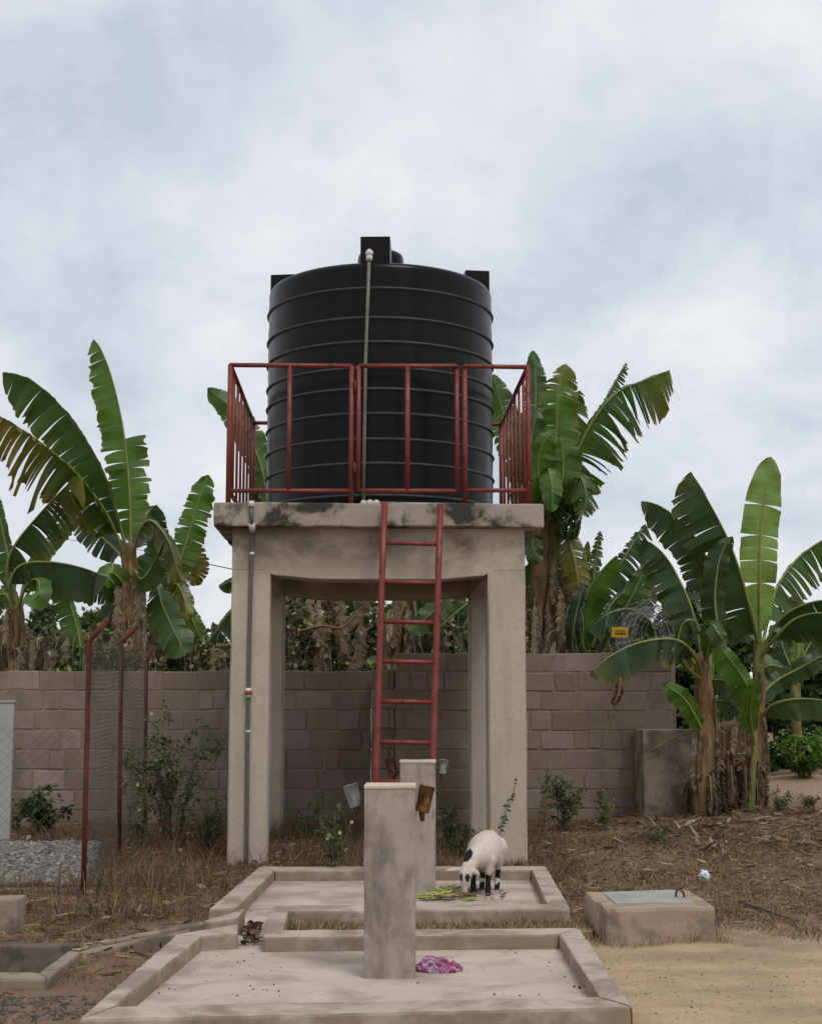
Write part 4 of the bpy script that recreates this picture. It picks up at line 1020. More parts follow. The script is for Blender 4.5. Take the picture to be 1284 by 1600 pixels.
leaf(G_, 20.0, [(896, 1050), (900, 1000, -.2), (916, 930, -.4), (940, 893, -.5), (962, 868, -.6)], (5, .9), (30, .15), tear=.08, brown=.02, col=(.10, .20, .035), pet=.1)
leaf(G_, 20.0, [(905, 1050), (925, 970, .3), (955, 905, .5), (985, 855, .6), (1008, 820, .7)], (14, .4), (40, .2), tear=.75, brown=.1, col=G2, droop=.3)
leaf(G_, 20.0, [(910, 1050), (945, 960, .2), (975, 922, .3), (1012, 880, .3)], (8, .4), (34, .2), tear=.7, brown=.1, col=G2, pet=.3, droop=.3)
leaf(G_, 20.0, [(1010, 1050, .3), (1022, 985, .2), (990, 953, .0), (948, 960, -.2), (918, 988, -.3)], (28, .2), (6, .8), tear=.3, brown=.05, col=(.045, .085, .045), pet=.25)
leaf(G_, 20.0, [(905, 1040), (922, 960, .5), (928, 890, .6), (937, 830, .6)], (10, .3), (12, .3), tear=.8, brown=.1, col=G4, pet=.3)
leaf(G_, 20.0, [(900, 1040), (912, 940, .5), (915, 880, .6), (918, 845, .6)], (9, .3), (9, .3), tear=.4, brown=.0, col=G0, pet=.3)
leaf(G_, 20.0, [(893, 1040), (895, 985, -.3), (904, 940, -.4), (912, 912, -.4)], (15, .2), (13, .2), tear=.1, brown=.0, col=(.06, .10, .06), pet=.15)
leaf(G_, 20.0, [(930, 1050), (960, 980, .1), (988, 930, .0), (1012, 880, .0)], (18, .3), (26, .2), tear=.5, brown=.15, col=G0, pet=.2)
leaf(G_, 20.0, [(955, 1050), (985, 1000, .6), (1000, 950, .7), (1020, 920, .7)], (20, .3), (24, .2), tear=.4, brown=.1, col=G2, pet=.2)
leaf(G_, 20.0, [(940, 1050), (965, 985, .6), (945, 970, .7), (930, 990, .7)], (20, .3), (24, .2), tear=.4, brown=.1, col=G2, pet=.2)
skirt(G_, 20.0, 880, 960, 1015, 9, 20, 60, 53)
# --- in front, right
H_ = plant('nearest banana plant with golden brown stem, right of the wall stub', 1101, 1283, 16.9)
stem(H_, 16.9, [(1101, 1300), (1101, 1270), (1099, 1180), (1098, 1090), (1098, 1020)], .145, .09)
leaf(H_, 16.9, [(1098, 1060), (1082, 1020, -.4), (1052, 999, -.6), (1000, 1004, -.8), (955, 1024, -1), (921, 1052, -1.1)], (36, .15), (10, 1.2), tear=.5, brown=.22, col=G2, pet=.2, droop=.25)
leaf(H_, 16.9, [(1098, 1065), (1074, 1043, -.3), (1059, 1010, -.5), (1066, 975, -.6), (1086, 970, -.6), (1092, 990, -.6)], (6, .5), (26, .3), tear=.1, brown=.0, col=G4, pet=.3, droop=.3)
leaf(H_, 16.9, [(1098, 1040), (1082, 958, .1), (1058, 901, .2), (1034, 863, .2), (1004, 841, .2)], (42, .2), (6, 1.1), tear=.22, brown=.03, col=G2, pet=.14, droop=.15)
leaf(H_, 16.9, [(1099, 1040), (1116, 950, .4), (1106, 882, .5), (1084, 838, .5), (1051, 805, .5), (1022, 787, .5), (1001, 783, .5)], (44, .15), (8, 1.1), tear=.25, brown=.06, col=G2, pet=.22, droop=.15)
leaf(H_, 16.9, [(1099, 1040), (1118, 985, -.2), (1116, 930, -.3), (1124, 872, -.4), (1142, 838, -.4)], (22, .3), (18, .3), tear=.15, brown=.02, col=G2, pet=.12)
leaf(H_, 16.9, [(1100, 1040), (1108, 1000, -.3), (1110, 975, -.5), (1122, 990, -.6), (1135, 1010, -.6)], (14, .3), (16, .3), tear=.2, brown=.05, col=G0)
leaf(H_, 16.9, [(1100, 1150), (1088, 1125, -.2), (1068, 1092, -.4), (1036, 1067, -.5)], (16, .2), (15, .2), tear=.05, brown=.0, col=G1, pet=.12)
leaf(H_, 16.9, [(1098, 1080), (1106, 1050, .2), (1110, 1015, .3), (1108, 985, .3)], (12, .2), (10, .2), tear=.1, brown=0, col=G1)
leaf(H_, 16.9, [(1097, 1060), (1080, 1030), (1062, 1020), (1052, 1040)], (10, .4), (10, .4), tear=.1, brown=.9, col=(.30, .16, .02))
leaf(H_, 16.9, [(968, 1060, -.95), (967, 1070, -.95), (966, 1084, -.95), (957, 1102, -.95)], (7, .4), (7, .4), tear=.8, col=(.10, .04, .025), name='dead_leaf', mat='dead', dead=True)
skirt(H_, 16.9, 1100, 1075, 1235, 13, 4, 80, 54, w=7); skirt(H_, 16.9, 1100, 1215, 1245, 10, 30, 70, 55, w=9, cols=[(.10, .065, .045), (.16, .11, .075), (.07, .048, .035)])
I_ = plant('banana plant with one pale green upright leaf at the right', 1176, 1262, 17.9)
stem(I_, 17.9, [(1174, 1290), (1175, 1240), (1180, 1140), (1185, 1060)], .16, .085)
stem(I_, 17.9, [(1183, 1080), (1185, 1040), (1187, 1000)], .085, .06, 'stem_green')
leaf(I_, 17.9, [(1187, 1010), (1186, 950, -.1), (1186, 890, -.2), (1188, 830, -.2), (1195, 770, -.2), (1204, 713, -.2)], (31, .12), (29, .12), tear=.16, brown=.01, col=(.25, .36, .085), pet=.07, droop=.06, seed=77, cuts=[.33, .45, .52, .58, .74])
leaf(I_, 17.9, [(1184, 1010), (1172, 955, -.4), (1154, 890, -.6), (1132, 833, -.8), (1100, 772, -.9), (1079, 737, -.9)], (62, .2), (7, 1.2), tear=.3, brown=.12, col=G2, pet=.1, droop=.15)
leaf(I_, 17.9, [(1190, 1010), (1203, 950, .2), (1216, 912, .3), (1238, 881, .4), (1266, 856, .4), (1320, 825, .4)], (6, 1), (46, .3), tear=.6, brown=.1, col=G0, pet=.18, droop=.35)
leaf(I_, 17.9, [(1188, 1020), (1215, 972, -.2), (1248, 948, -.4), (1295, 938, -.6), (1350, 955, -.7)], (6, 1.1), (42, .3), tear=.3, brown=.05, col=G2, pet=.25, droop=.3)
leaf(I_, 17.9, [(1186, 1030), (1212, 995, -.4), (1244, 966, -.6), (1290, 958, -.8), (1350, 972, -.9)], (6, 1.1), (44, .3), tear=.3, brown=.12, col=G2, pet=.28, droop=.3)
leaf(I_, 17.9, [(1180, 1130), (1188, 1090, .2), (1212, 1064, .3), (1248, 1044, .3), (1310, 1010, .3)], (16, .3), (18, .2), tear=.3, brown=.05, col=G2, pet=.12)
leaf(I_, 17.9, [(1180, 1140), (1196, 1110, -.2), (1222, 1096, -.4), (1262, 1092, -.5), (1320, 1100, -.6)], (5, 1), (28, .2), tear=.2, brown=.05, col=G4, pet=.15)
leaf(I_, 17.9, [(1178, 1110), (1150, 1075, .4), (1120, 1062, .6), (1080, 1075, .7)], (22, .2), (12, .5), tear=.2, brown=.05, col=G4)
leaf(I_, 17.9, [(1178, 1150), (1150, 1105, .4), (1120, 1095, .6), (1085, 1110, .7)], (22, .2), (12, .5), tear=.2, brown=.05, col=G4)
leaf(I_, 17.9, [(1186, 1010), (1160, 985, .4), (1120, 975, .6), (1080, 990, .7)], (24, .2), (14, .5), tear=.3, brown=.05, col=G2)
skirt(I_, 17.9, 1172, 1060, 1200, 18, 10, 90, 56, w=8); skirt(I_, 17.9, 1165, 1190, 1235, 12, 26, 60, 57, w=9, cols=[(.10, .065, .045), (.15, .10, .07), (.08, .05, .035)])
J_ = plant('short banana sucker with a folded leaf between the two right stems', 1172, 1275, 17.0)
stem(J_, 17.0, [(1172, 1290), (1174, 1230), (1178, 1150), (1178, 1105)], .05, .03, 'stem_green')
leaf(J_, 17.0, [(1178, 1170), (1178, 1112, -.1), (1164, 1068, -.3), (1141, 1033, -.5), (1117, 1004, -.6)], (24, .15), (16, .3), tear=.12, brown=.02, col=G1, pet=.3)
leaf(J_, 17.0, [(1178, 1165), (1172, 1120, -.3), (1176, 1085, -.5), (1184, 1062, -.6)], (19, .15), (13, .2), tear=.04, brown=.0, col=(.11, .20, .03), pet=.2)
skirt(J_, 17.0, 1140, 1130, 1215, 16, 16, 80, 58, w=9, cols=[(.12, .08, .055), (.17, .115, .075), (.09, .06, .04)])
stump = plant('cut brown banana stump with shredded sheath between the right stems', 1138, 1275, 17.4)
stem(stump, 17.4, [(1138, 1290), (1138, 1240), (1140, 1180), (1139, 1128)], .16, .12)
skirt(stump, 17.4, 1138, 1125, 1215, 20, 8, 90, 59, w=9, rad=.16)
N_ = plant('distant banana plant with yellow stem at the far right', 1243, 1150, 22.5)
stem(N_, 22.5, [(1243, 1200), (1243, 1130), (1242, 1050)], .09, .07, 'stem_green')
leaf(N_, 22.5, [(1242, 1060), (1225, 1020), (1215, 990), (1200, 985)], (16, .3), (20, .3), tear=.2, brown=.05, col=G2)
leaf(N_, 22.5, [(1242, 1060), (1246, 1010), (1240, 985), (1235, 960)], (12, .3), (12, .3), tear=.1, brown=.0, col=G3)
leaf(N_, 22.5, [(1242, 1060), (1262, 1010), (1285, 985), (1310, 985)], (16, .3), (22, .3), tear=.2, brown=.05, col=G2)
leaf(N_, 22.5, [(1242, 1070), (1222, 1045), (1200, 1040), (1180, 1055)], (16, .3), (22, .3), tear=.2, brown=.05, col=G0)

# ------------------------------------------------------------------ background trees and undergrowth
def leaf_cloud(centres, radii, n_per, size, cols, seed, squash=1.0):
    """leaf-sized faces spread through clumps; returns arrays"""
    r = np.random.default_rng(seed); Vs = []; Cs = []
    for c, rad, n in zip(centres, radii, n_per):
        d = r.normal(size=(n, 3)); d /= np.linalg.norm(d, axis=1)[:, None]
        p = np.array(c) + d * (rad * r.uniform(.35, 1.0, (n, 1)) ** .6) * np.array((1, 1, squash))
        a = r.normal(size=(n, 3)); a[:, 2] = a[:, 2] * .6 - .25; a /= np.linalg.norm(a, axis=1)[:, None]
        b = np.cross(a, r.normal(size=(n, 3))); b /= np.linalg.norm(b, axis=1)[:, None]
        s = size * r.uniform(.6, 1.35, (n, 1)); w = s * .34
        Vs.append(np.stack([p, p + a * s * .45 + b * w, p + a * s, p + a * s * .45 - b * w], 1).reshape(-1, 3))
        cc = np.array(cols)[r.integers(0, len(cols), n)] * r.uniform(.7, 1.25, (n, 1)) * r.uniform(.8, 1.15)
        Cs.append(np.repeat(cc, 4, 0))
    V = np.concatenate(Vs); Fc = np.arange(len(V)).reshape(-1, 4); return V, Fc, np.concatenate(Cs)
def tree(label, px, py_top, py_base, D, rx_px, n, size, cols, seed, clumps=26, group='trees behind the compound', name='background_tree', trunk=True):
    top = at(px, py_top, D); bs = at(px, py_base, D); r = random.Random(seed); R = rx_px * D / F
    gzv = gz(bs.x, bs.y); cz0 = bs.z; H = top.z - cz0
    t = thing(name, label, 'tree', (bs.x, bs.y, gzv), 0, group)
    cen = []; rad = []; parts = []
    tk = [Vector((0, 0, -.1)), Vector((R * .05, 0, (cz0 - gzv) * .5)), Vector((0, 0, cz0 - gzv + H * .35)), Vector((0, 0, cz0 - gzv + H * .7))]
    parts.append(tube_arr(tk, [R * .07 + .05, R * .055 + .04, R * .04 + .02, .02], 8))
    for k in range(clumps):
        th = r.uniform(0, 6.28); u = r.uniform(.05, 1); zz_ = r.uniform(0, 1); prof_ = math.sin(min(1, zz_ * .9 + .12) * math.pi) ** .6
        c = Vector((math.cos(th) * R * u * prof_, math.sin(th) * R * u * prof_ * .8, cz0 - gzv + H * (.06 + .84 * zz_)))
        cen.append(c); rad.append(R * r.uniform(.16, .34))
        if k % 2 == 0: parts.append(tube_arr([tk[2] * r.uniform(.7, 1.1), tk[2].lerp(c, .6) + Vector((0, 0, .1)), c], [R * .02 + .015, R * .012 + .01, .006], 5))
    V, Fc = join_arr(parts); from_arrays('trunk', V, Fc, M['trunk'], t)
    tot = sum(x ** 2 for x in rad); V, Fc, C = leaf_cloud(cen, rad, [max(20, int(n * x ** 2 / tot)) for x in rad], size, cols, seed)
    from_arrays('crown', V, Fc, M['leafy'], t, C)
    return t
DG = [(.045, .085, .024), (.06, .11, .03), (.035, .065, .022), (.08, .135, .036)]
MG = [(.075, .115, .045), (.095, .14, .05), (.06, .095, .038), (.12, .16, .06)]
LG = [(.15, .25, .045), (.19, .30, .055), (.11, .20, .04)]
for px, t_, b_, D, rx, n, lab, cols in [
    (65, 945, 1060, 34, 60, 2600, 'loose green tree behind the left banana plant', MG),
    (150, 955, 1060, 32, 62, 2600, 'rounded bushy tree between the left banana plants', MG),
    (10, 960, 1060, 36, 46, 2000, 'dull green tree at the far left edge', MG),
    (285, 930, 1060, 38, 42, 1800, 'thin twiggy tree near the left tower column', MG),
    (225, 965, 1060, 31, 55, 2200, 'dark bush tree behind the tall banana plant', DG),
    (350, 1000, 1060, 42, 34, 1300, 'low distant tree beside the left tower column', MG)]:
    tree(lab, px, t_, b_, D, rx, n * 2, .13, cols, int(px) + 5, clumps=34)
for px, t_, b_, D, rx, n, lab, cols in [
    (1075, 900, 1240, 24, 75, 6500, 'dark leafy tree behind the nearest banana plant', DG),
    (1165, 950, 1240, 25, 75, 6500, 'dark leafy tree behind the pale upright leaf', DG),
    (1250, 925, 1210, 26, 75, 6500, 'dark leafy tree at the right edge', DG),
    (1300, 1000, 1200, 23, 50, 3500, 'low green tree cut by the right edge', MG),
    (1040, 950, 1200, 23.5, 50, 5000, 'dark tree behind the razor wire coil', DG),
    (1105, 1080, 1240, 22, 40, 2600, 'dark bush behind the wall stub', DG),
    (960, 1000, 1080, 24, 70, 3000, 'green bush behind the yellow sign', MG)]:
    tree(lab, px, t_, b_, D, rx, n, .15, cols, int(px) + 9, clumps=34)
# tangled undergrowth just behind the walls
cen = []; rad = []; num = []
r_ = random.Random(3)
for px in range(-60, 1010, 16):
    for k in range(2):
        D = r_.uniform(20.0, 23.5); top = r_.uniform(1000, 1038) if not 430 < px < 735 else r_.uniform(925, 1010)
        for py in range(int(top), 1090, 24):
            p = at(px + r_.uniform(-9, 9), py, D); cen.append(p[:]); rad.append(.24 * r_.uniform(.7, 1.3)); num.append(70)
V, Fc, C = leaf_cloud(cen, rad, num, .095, [(.45, .35, .245), (.50, .40, .28), (.33, .25, .17), (.28, .36, .11), (.18, .26, .08), (.07, .11, .03), (.035, .058, .02), (.10, .075, .045), (.13, .095, .06), (.085, .13, .03)], 8)
o = from_arrays('undergrowth', V, Fc, M['leafy'], None, C); o['kind'] = 'stuff'; o['label'] = 'tangled green and brown undergrowth behind the block walls'; o['category'] = 'undergrowth'
# dry fallen leaves caught in it
hedge = []
# bright feathery bush on the right
def bush(label, px, py, D, wpx, hpx, n, size, cols, seed, name='shrub', cat='shrub', flowers=0, stems=9, group=None, dens=1.0, twig=(.10, .075, .045)):
    p = at(px, py, D); p.z = gz(p.x, p.y); k = D / F; r = random.Random(seed); nr = np.random.default_rng(seed)
    t = thing(name, label, cat, p, 0, group); Wd, Hd = wpx * k / 2, hpx * k
    parts = []; tips = []
    for s in range(stems):
        th = r.uniform(0, 6.28); u = r.uniform(.2, 1); h = Hd * r.uniform(.55, 1.0) * (1.05 - .35 * u)
        e_ = Vector((math.cos(th) * Wd * u, math.sin(th) * Wd * u * .8, h))
        pts = [Vector((e_.x * .12, e_.y * .12, -.03)), Vector((e_.x * .4, e_.y * .4, h * .45)) + Vector((r.uniform(-1, 1), r.uniform(-1, 1), 0)) * Wd * .12, e_]
        P, L = spline(pts, 8); parts.append(tube_arr(P, [.006 * (1 - i / 9) + .0015 for i in range(8)], 4, False)); tips.append(P)
        for q_ in range(3):
            a = P[r.randrange(2, 7)]; e2 = a + Vector((r.uniform(-1, 1) * Wd * .45, r.uniform(-1, 1) * Wd * .45, r.uniform(.0, .3) * Hd))
            P2, _ = spline([a, a.lerp(e2, .5) + Vector((0, 0, .03)), e2], 6); parts.append(tube_arr(P2, .002, 3, False)); tips.append(P2)
    V, Fc = join_arr(parts); from_arrays('stems', V, Fc, M['stick'], t)
    Vs = []; Cs = []
    for i in range(n):
        P = r.choice(tips); x = r.uniform(.18, 1) * (len(P) - 1.01); b = P[int(x)].lerp(P[int(x) + 1], x % 1)
        d = Vector((r.gauss(0, 1), r.gauss(0, 1), r.gauss(.1, .5))).normalized(); s = size * r.uniform(.6, 1.3); w = d.cross(Vector((r.gauss(0, .4), r.gauss(0, .4), 1))).normalized() * s * .3
        b = b + d * size * .2
        Vs += [b, b + d * s * .5 + w, b + d * s + Vector((0, 0, -.2 * s)), b + d * s * .5 - w]; c = np.array(r.choice(cols)) * r.uniform(.7, 1.25); Cs += [c] * 4
    from_arrays('foliage', Vs, np.arange(len(Vs)).reshape(-1, 4), M['leafy'], t, Cs)
    for f in range(flowers):
        P = tips[f % len(tips)]; c = P[-1]; v = []; fc = []
        for q_ in range(7):
            th = q_ / 7 * 6.28; d = Vector((math.cos(th), -.5, math.sin(th))).normalized() * .022; w = Vector((-math.sin(th), 0, math.cos(th))) * .008
            b = len(v); v += [c, c + d * .6 + w, c + d, c + d * .6 - w]; fc.append((b, b + 1, b + 2, b + 3))
        from_arrays('flower', v, fc, M['leafy'], t, [(.75, .68, .35)] * len(v))
    return t
BG = [(.07, .12, .05), (.09, .15, .06), (.12, .175, .07), (.05, .085, .04)]
WG = 'weeds in front of the walls'
bush('bright feathery green bush beyond the earth heap at right', 1258, 1212, 20.4, 100, 75, 2600, .07, LG, 61, stems=26)
bush('second feathery bush cut by the right edge', 1300, 1195, 21, 80, 85, 1600, .07, LG, 62, stems=18)
bush('straggly pale green bush in front of the wire fence', 268, 1305, 15.6, 175, 240, 2400, .055, [(.12, .17, .095), (.16, .21, .12), (.08, .12, .065), (.21, .24, .12)], 63, stems=20, flowers=3, group=WG)
bush('sprawling pale weed between the fence bush and the left column', 322, 1318, 15.0, 100, 125, 800, .045, [(.12, .16, .08), (.16, .20, .10), (.09, .12, .06), (.16, .12, .075)], 163, stems=13, group=WG)
bush('thin weed growing at the foot of the fence bush', 215, 1320, 14.6, 66, 205, 420, .045, [(.075, .11, .05), (.12, .13, .06), (.10, .085, .05)], 64, stems=7, flowers=2, group=WG)
bush('low dark leafy weed behind the gravel at left', 70, 1330, 16.9, 110, 92, 700, .085, [(.04, .075, .028), (.055, .10, .03), (.08, .13, .035)], 65, stems=9, group=WG)
bush('second dark weed by the grey panel at left', 25, 1330, 17.4, 50, 60, 160, .06, BG, 165, stems=6, group=WG)
bush('tall weed with pale yellow flowers left of the near pillar', 525, 1330, 13.95, 95, 140, 420, .045, BG, 66, stems=8, flowers=6, group=WG)
bush('small green weed left of the yellow flowered weed', 478, 1310, 16.2, 66, 95, 260, .04, BG, 67, stems=6, group=WG)
bush('leafy weed between the far pillar and right column', 712, 1315, 15.2, 74, 90, 480, .05, BG, 68, stems=8, flowers=0, group=WG)
bush('bushy green weed at the foot of the right wall', 878, 1285, 16.8, 105, 100, 850, .05, BG, 69, stems=11, group=WG)
bush('tall thin weed against the right column edge', 852, 1300, 16.2, 44, 150, 130, .045, [(.08, .13, .04), (.12, .16, .04)], 70, stems=4, group=WG)
bush('light green fern like weed in front of the right wall', 945, 1288, 16.4, 60, 75, 220, .05, [(.12, .17, .035), (.16, .20, .04)], 71, stems=6, group=WG)
bush('green weed at the foot of the nearest banana stem', 1030, 1310, 15.2, 60, 40, 170, .04, BG, 72, stems=6, group=WG)
bush('bright tuft of green weed behind the concrete box', 975, 1392, 12.0, 52, 40, 240, .04, [(.07, .13, .03), (.10, .17, .035)], 73, stems=9, group=WG)
bush('leafy weed beside the earth heap at right', 1215, 1272, 17.0, 60, 46, 190, .045, BG, 74, stems=7, group=WG)
bush('small weed at the right edge of the leaf litter', 1268, 1262, 17.2, 50, 40, 190, .045, [(.07, .11, .03), (.11, .15, .035)], 75, stems=7, group=WG)
bush('sparse green weed in the dry grass at left', 160, 1420, 11.6, 80, 40, 130, .035, BG, 76, stems=6, group=WG)
bush('grey green weed by the fence corner post', 152, 1380, 12.5, 40, 60, 110, .035, BG, 77, stems=5, group=WG)
tf = bush('small weed growing on the platform corner by the railing', 398, 1340, 14.5, 34, 26, 150, .045, [(.05, .08, .03), (.07, .10, .04), (.09, .075, .04)], 78, stems=6, group=WG)
tp_ = TL(402, 786, .25); tf.location = (Matrix.Translation((tb.x, tb.y, 0)) @ Matrix.Rotation(TR, 4, 'Z')) @ Vector((tp_.x, .12, z_st))
# climbing vine on the right tower column
vn = thing('vine', 'leafy vine climbing the front of the right tower column', 'vine')
P, _ = spline([TL(775, 1330, -.05), TL(781, 1300, -.04), TL(788, 1275, -.03), TL(796, 1250, -.03), TL(803, 1235, -.03), TL(808, 1219, -.04)], 22)
TW = Matrix.Translation((tb.x, tb.y, 0)) @ Matrix.Rotation(TR, 4, 'Z'); P = [TW @ p for p in P]
tube('vine_stem', P, [.006 - .0002 * i for i in range(22)], M['stick'], vn, 5)
Vs = []; Cs = []
for i in range(3, 22):
    for s in (-1, 1):
        if rng.random() < .35: continue
        d = Vector((s * rng.uniform(.6, 1), -.5, rng.uniform(-.2, .4))).normalized(); w = Vector((-d.z, 0, d.x)) * rng.uniform(.012, .022); b = P[i]; L = rng.uniform(.03, .065)
        Vs += [b, b + d * L * .5 + w, b + d * L + Vector((0, 0, -.015)), b + d * L * .5 - w]; Cs += [np.array((.055, .08, .04)) * rng.uniform(.7, 1.3)] * 4
from_arrays('foliage', Vs, np.arange(len(Vs)).reshape(-1, 4), M['leafy'], vn, Cs)

# ------------------------------------------------------------------ dry grass, litter
EXCL = [grow(FRONT, .02), grow(REAR, .02), grow(PIT, .02), grow(BOX, .02), GRAVEL, CHAN,
        poly2([(276, 1462), (400, 1416), (380, 1480), (316, 1480)], .1)]
def lowf(x, y, s, ph): return .5 + .25 * (np.sin(x * s + ph) * np.cos(y * s * 1.13 - ph) + np.sin((x + y) * s * .61 + 2 * ph) * np.cos((x - y) * s * .83 + ph))
def scatter(n, x0, x1, y0, y1, dens):
    x = NP.uniform(x0, x1, n); y = NP.uniform(y0, y1, n)
    k = NP.uniform(0, 1, n) < dens(x, y)
    for p in EXCL: k &= ~inside(p, x, y)
    # keep the tower feet and walls clear
    k &= ~((y > YR - .1) & (x > xr0) & (x < xr1 + .3)); k &= ~((y > YL - .1) & (x < xl1))
    return x[k], y[k]
def blades(name, x, y, hmin, hmax, wid, cols, label, hmul=None, lean=.45, zadd=0):
    n = len(x); th = NP.uniform(0, 6.28, n); h = NP.uniform(hmin, hmax, n) ** 1.0
    if hmul is not None: h = h * hmul
    ln = NP.normal(0, lean, (n, 2)) * h[:, None]; w = wid * NP.uniform(.6, 1.4, n); z = g(x, y) - .01 + zadd
    cxx, sxx = np.cos(th) * w, np.sin(th) * w
    B0 = np.stack([x - cxx, y - sxx, z], 1); B1 = np.stack([x + cxx, y + sxx, z], 1)
    Mi = np.stack([x + ln[:, 0] * .4, y + ln[:, 1] * .4, z + h * .6], 1); M0 = Mi - np.stack([cxx, sxx, 0 * w], 1) * .7; M1 = Mi + np.stack([cxx, sxx, 0 * w], 1) * .7
    T = np.stack([x + ln[:, 0], y + ln[:, 1], z + h * NP.uniform(.75, 1.05, n)], 1)
    V = np.stack([B0, B1, M1, M0, T], 1).reshape(-1, 3); i = np.arange(n) * 5
    me = bpy.data.meshes.new(name)
    quads = np.stack([i, i + 1, i + 2, i + 3], 1); tris = np.stack([i + 3, i + 2, i + 4], 1)
    me.vertices.add(len(V)); me.vertices.foreach_set('co', V.ravel())
    lv = np.concatenate([quads.ravel(), tris.ravel()]); me.loops.add(len(lv)); me.loops.foreach_set('vertex_index', lv.astype(np.int32))
    me.polygons.add(2 * n); ls = np.concatenate([np.arange(n) * 4, 4 * n + np.arange(n) * 3]); lt = np.concatenate([np.full(n, 4), np.full(n, 3)])
    me.polygons.foreach_set('loop_start', ls.astype(np.int32)); me.polygons.foreach_set('loop_total', lt.astype(np.int32)); me.update(calc_edges=True)
    a = me.color_attributes.new('Col', 'FLOAT_COLOR', 'POINT'); c = np.array(cols)[NP.integers(0, len(cols), n)] * NP.uniform(.65, 1.3, (n, 1))
    cc = np.ones((5 * n, 4), np.float32); cc[:, :3] = np.repeat(c, 5, 0); a.data.foreach_set('color', cc.ravel())
    o = link(name, me, M['grass']); o['kind'] = 'stuff'; o['label'] = label; o['category'] = 'grass'; return o
STRAW = [(0.225, 0.137, 0.089), (0.174, 0.095, 0.066), (0.125, 0.072, 0.052), (0.283, 0.190, 0.129), (0.200, 0.106, 0.077), (0.091, 0.054, 0.040), (0.216, 0.152, 0.085), (0.142, 0.114, 0.055), (0.333, 0.235, 0.163)]
PALE = [(.38, .27, .165), (.46, .335, .205), (.28, .19, .12), (.20, .13, .09), (.52, .40, .25)]
tower_x = tb.x
def dl(x, y):       # left field: full between the slabs and the fence, thinning towards the front
    d = sstep(7.5, 9.4, y) * np.clip(2.6 * lowf(x, y, 3.3, .7) - .65, .06, 1) * (x < -.9 + .0 * y) + .08 * (y < 10)
    return np.clip(d, 0, 1)
x, y = scatter(70000, -5.6, -.85, 7.6, 18.9, dl)
blades('dry_grass', x, y, .02, .125, .0034, STRAW, 'dry reddish brown grass left of the slabs', (.4 + .9 * lowf(x, y, 3.1, 2.2)) * (.5 + .5 * sstep(9, 12, y)) * np.where((x < -2.6) & (y > 11.6) & (y < 12.9), .35, 1), .8)
x, y = scatter(20000, -4.2, -1.0, 11.4, 17.6, lambda x, y: np.clip(1.4 * lowf(x, y, 2.6, 1.9) - .35, 0, 1))
blades('dry_scrub', x, y, .12, .32, .0026, STRAW, 'tall dry scrub round the fence and the left tower column', None, .5)
def dm(x, y): return np.clip(.25 + .7 * lowf(x, y, 2.4, 3), 0, 1) * (y > 13.3)
x, y = scatter(34000, -1.2, 1.6, 13.2, 18.9, dm)
blades('dry_grass', x, y, .03, .14, .003, STRAW, 'dry grass under the tank tower')
def dr(x, y):
    return np.clip(np.clip(2.2 * lowf(x, y, 3.0, 1.1) - .35, .15, 1) * sstep(10.3 , 11.6, y + .5 * np.sin(x * 2.3)) * (x > .9), 0, 1)
x, y = scatter(125000, .8, 6.2, 9.8, 18.2, dr)
blades('dry_grass', x, y, .015, .085, .0034, PALE + STRAW, 'short dry grass right of the slabs', .4 + .9 * lowf(x, y, 3.3, 4), .8)
strip = poly2([(452, 1439), (935, 1439), (925, 1453), (440, 1456)], 0)
x = NP.uniform(-1.4, 1.4, 26000); y = NP.uniform(9.6, 12.2, 26000); k = inside(strip, x, y) & ~inside(grow(REAR, .01), x, y) & ~inside(grow(FRONT, .01), x, y)
blades('dry_grass', x[k], y[k], .02, .075, .003, PALE + [(.14, .15, .05)], 'dry grass filling the gap between the two slabs', zadd=.045)
x = NP.uniform(1.0, 2.4, 6000); y = NP.uniform(9.9, 12.4, 6000); k = inside(grow(BOX, .13), x, y) & ~inside(grow(BOX, .0), x, y)
blades('dry_grass', x[k], y[k], .02, .10, .003, PALE, 'fringe of dry grass round the concrete box')

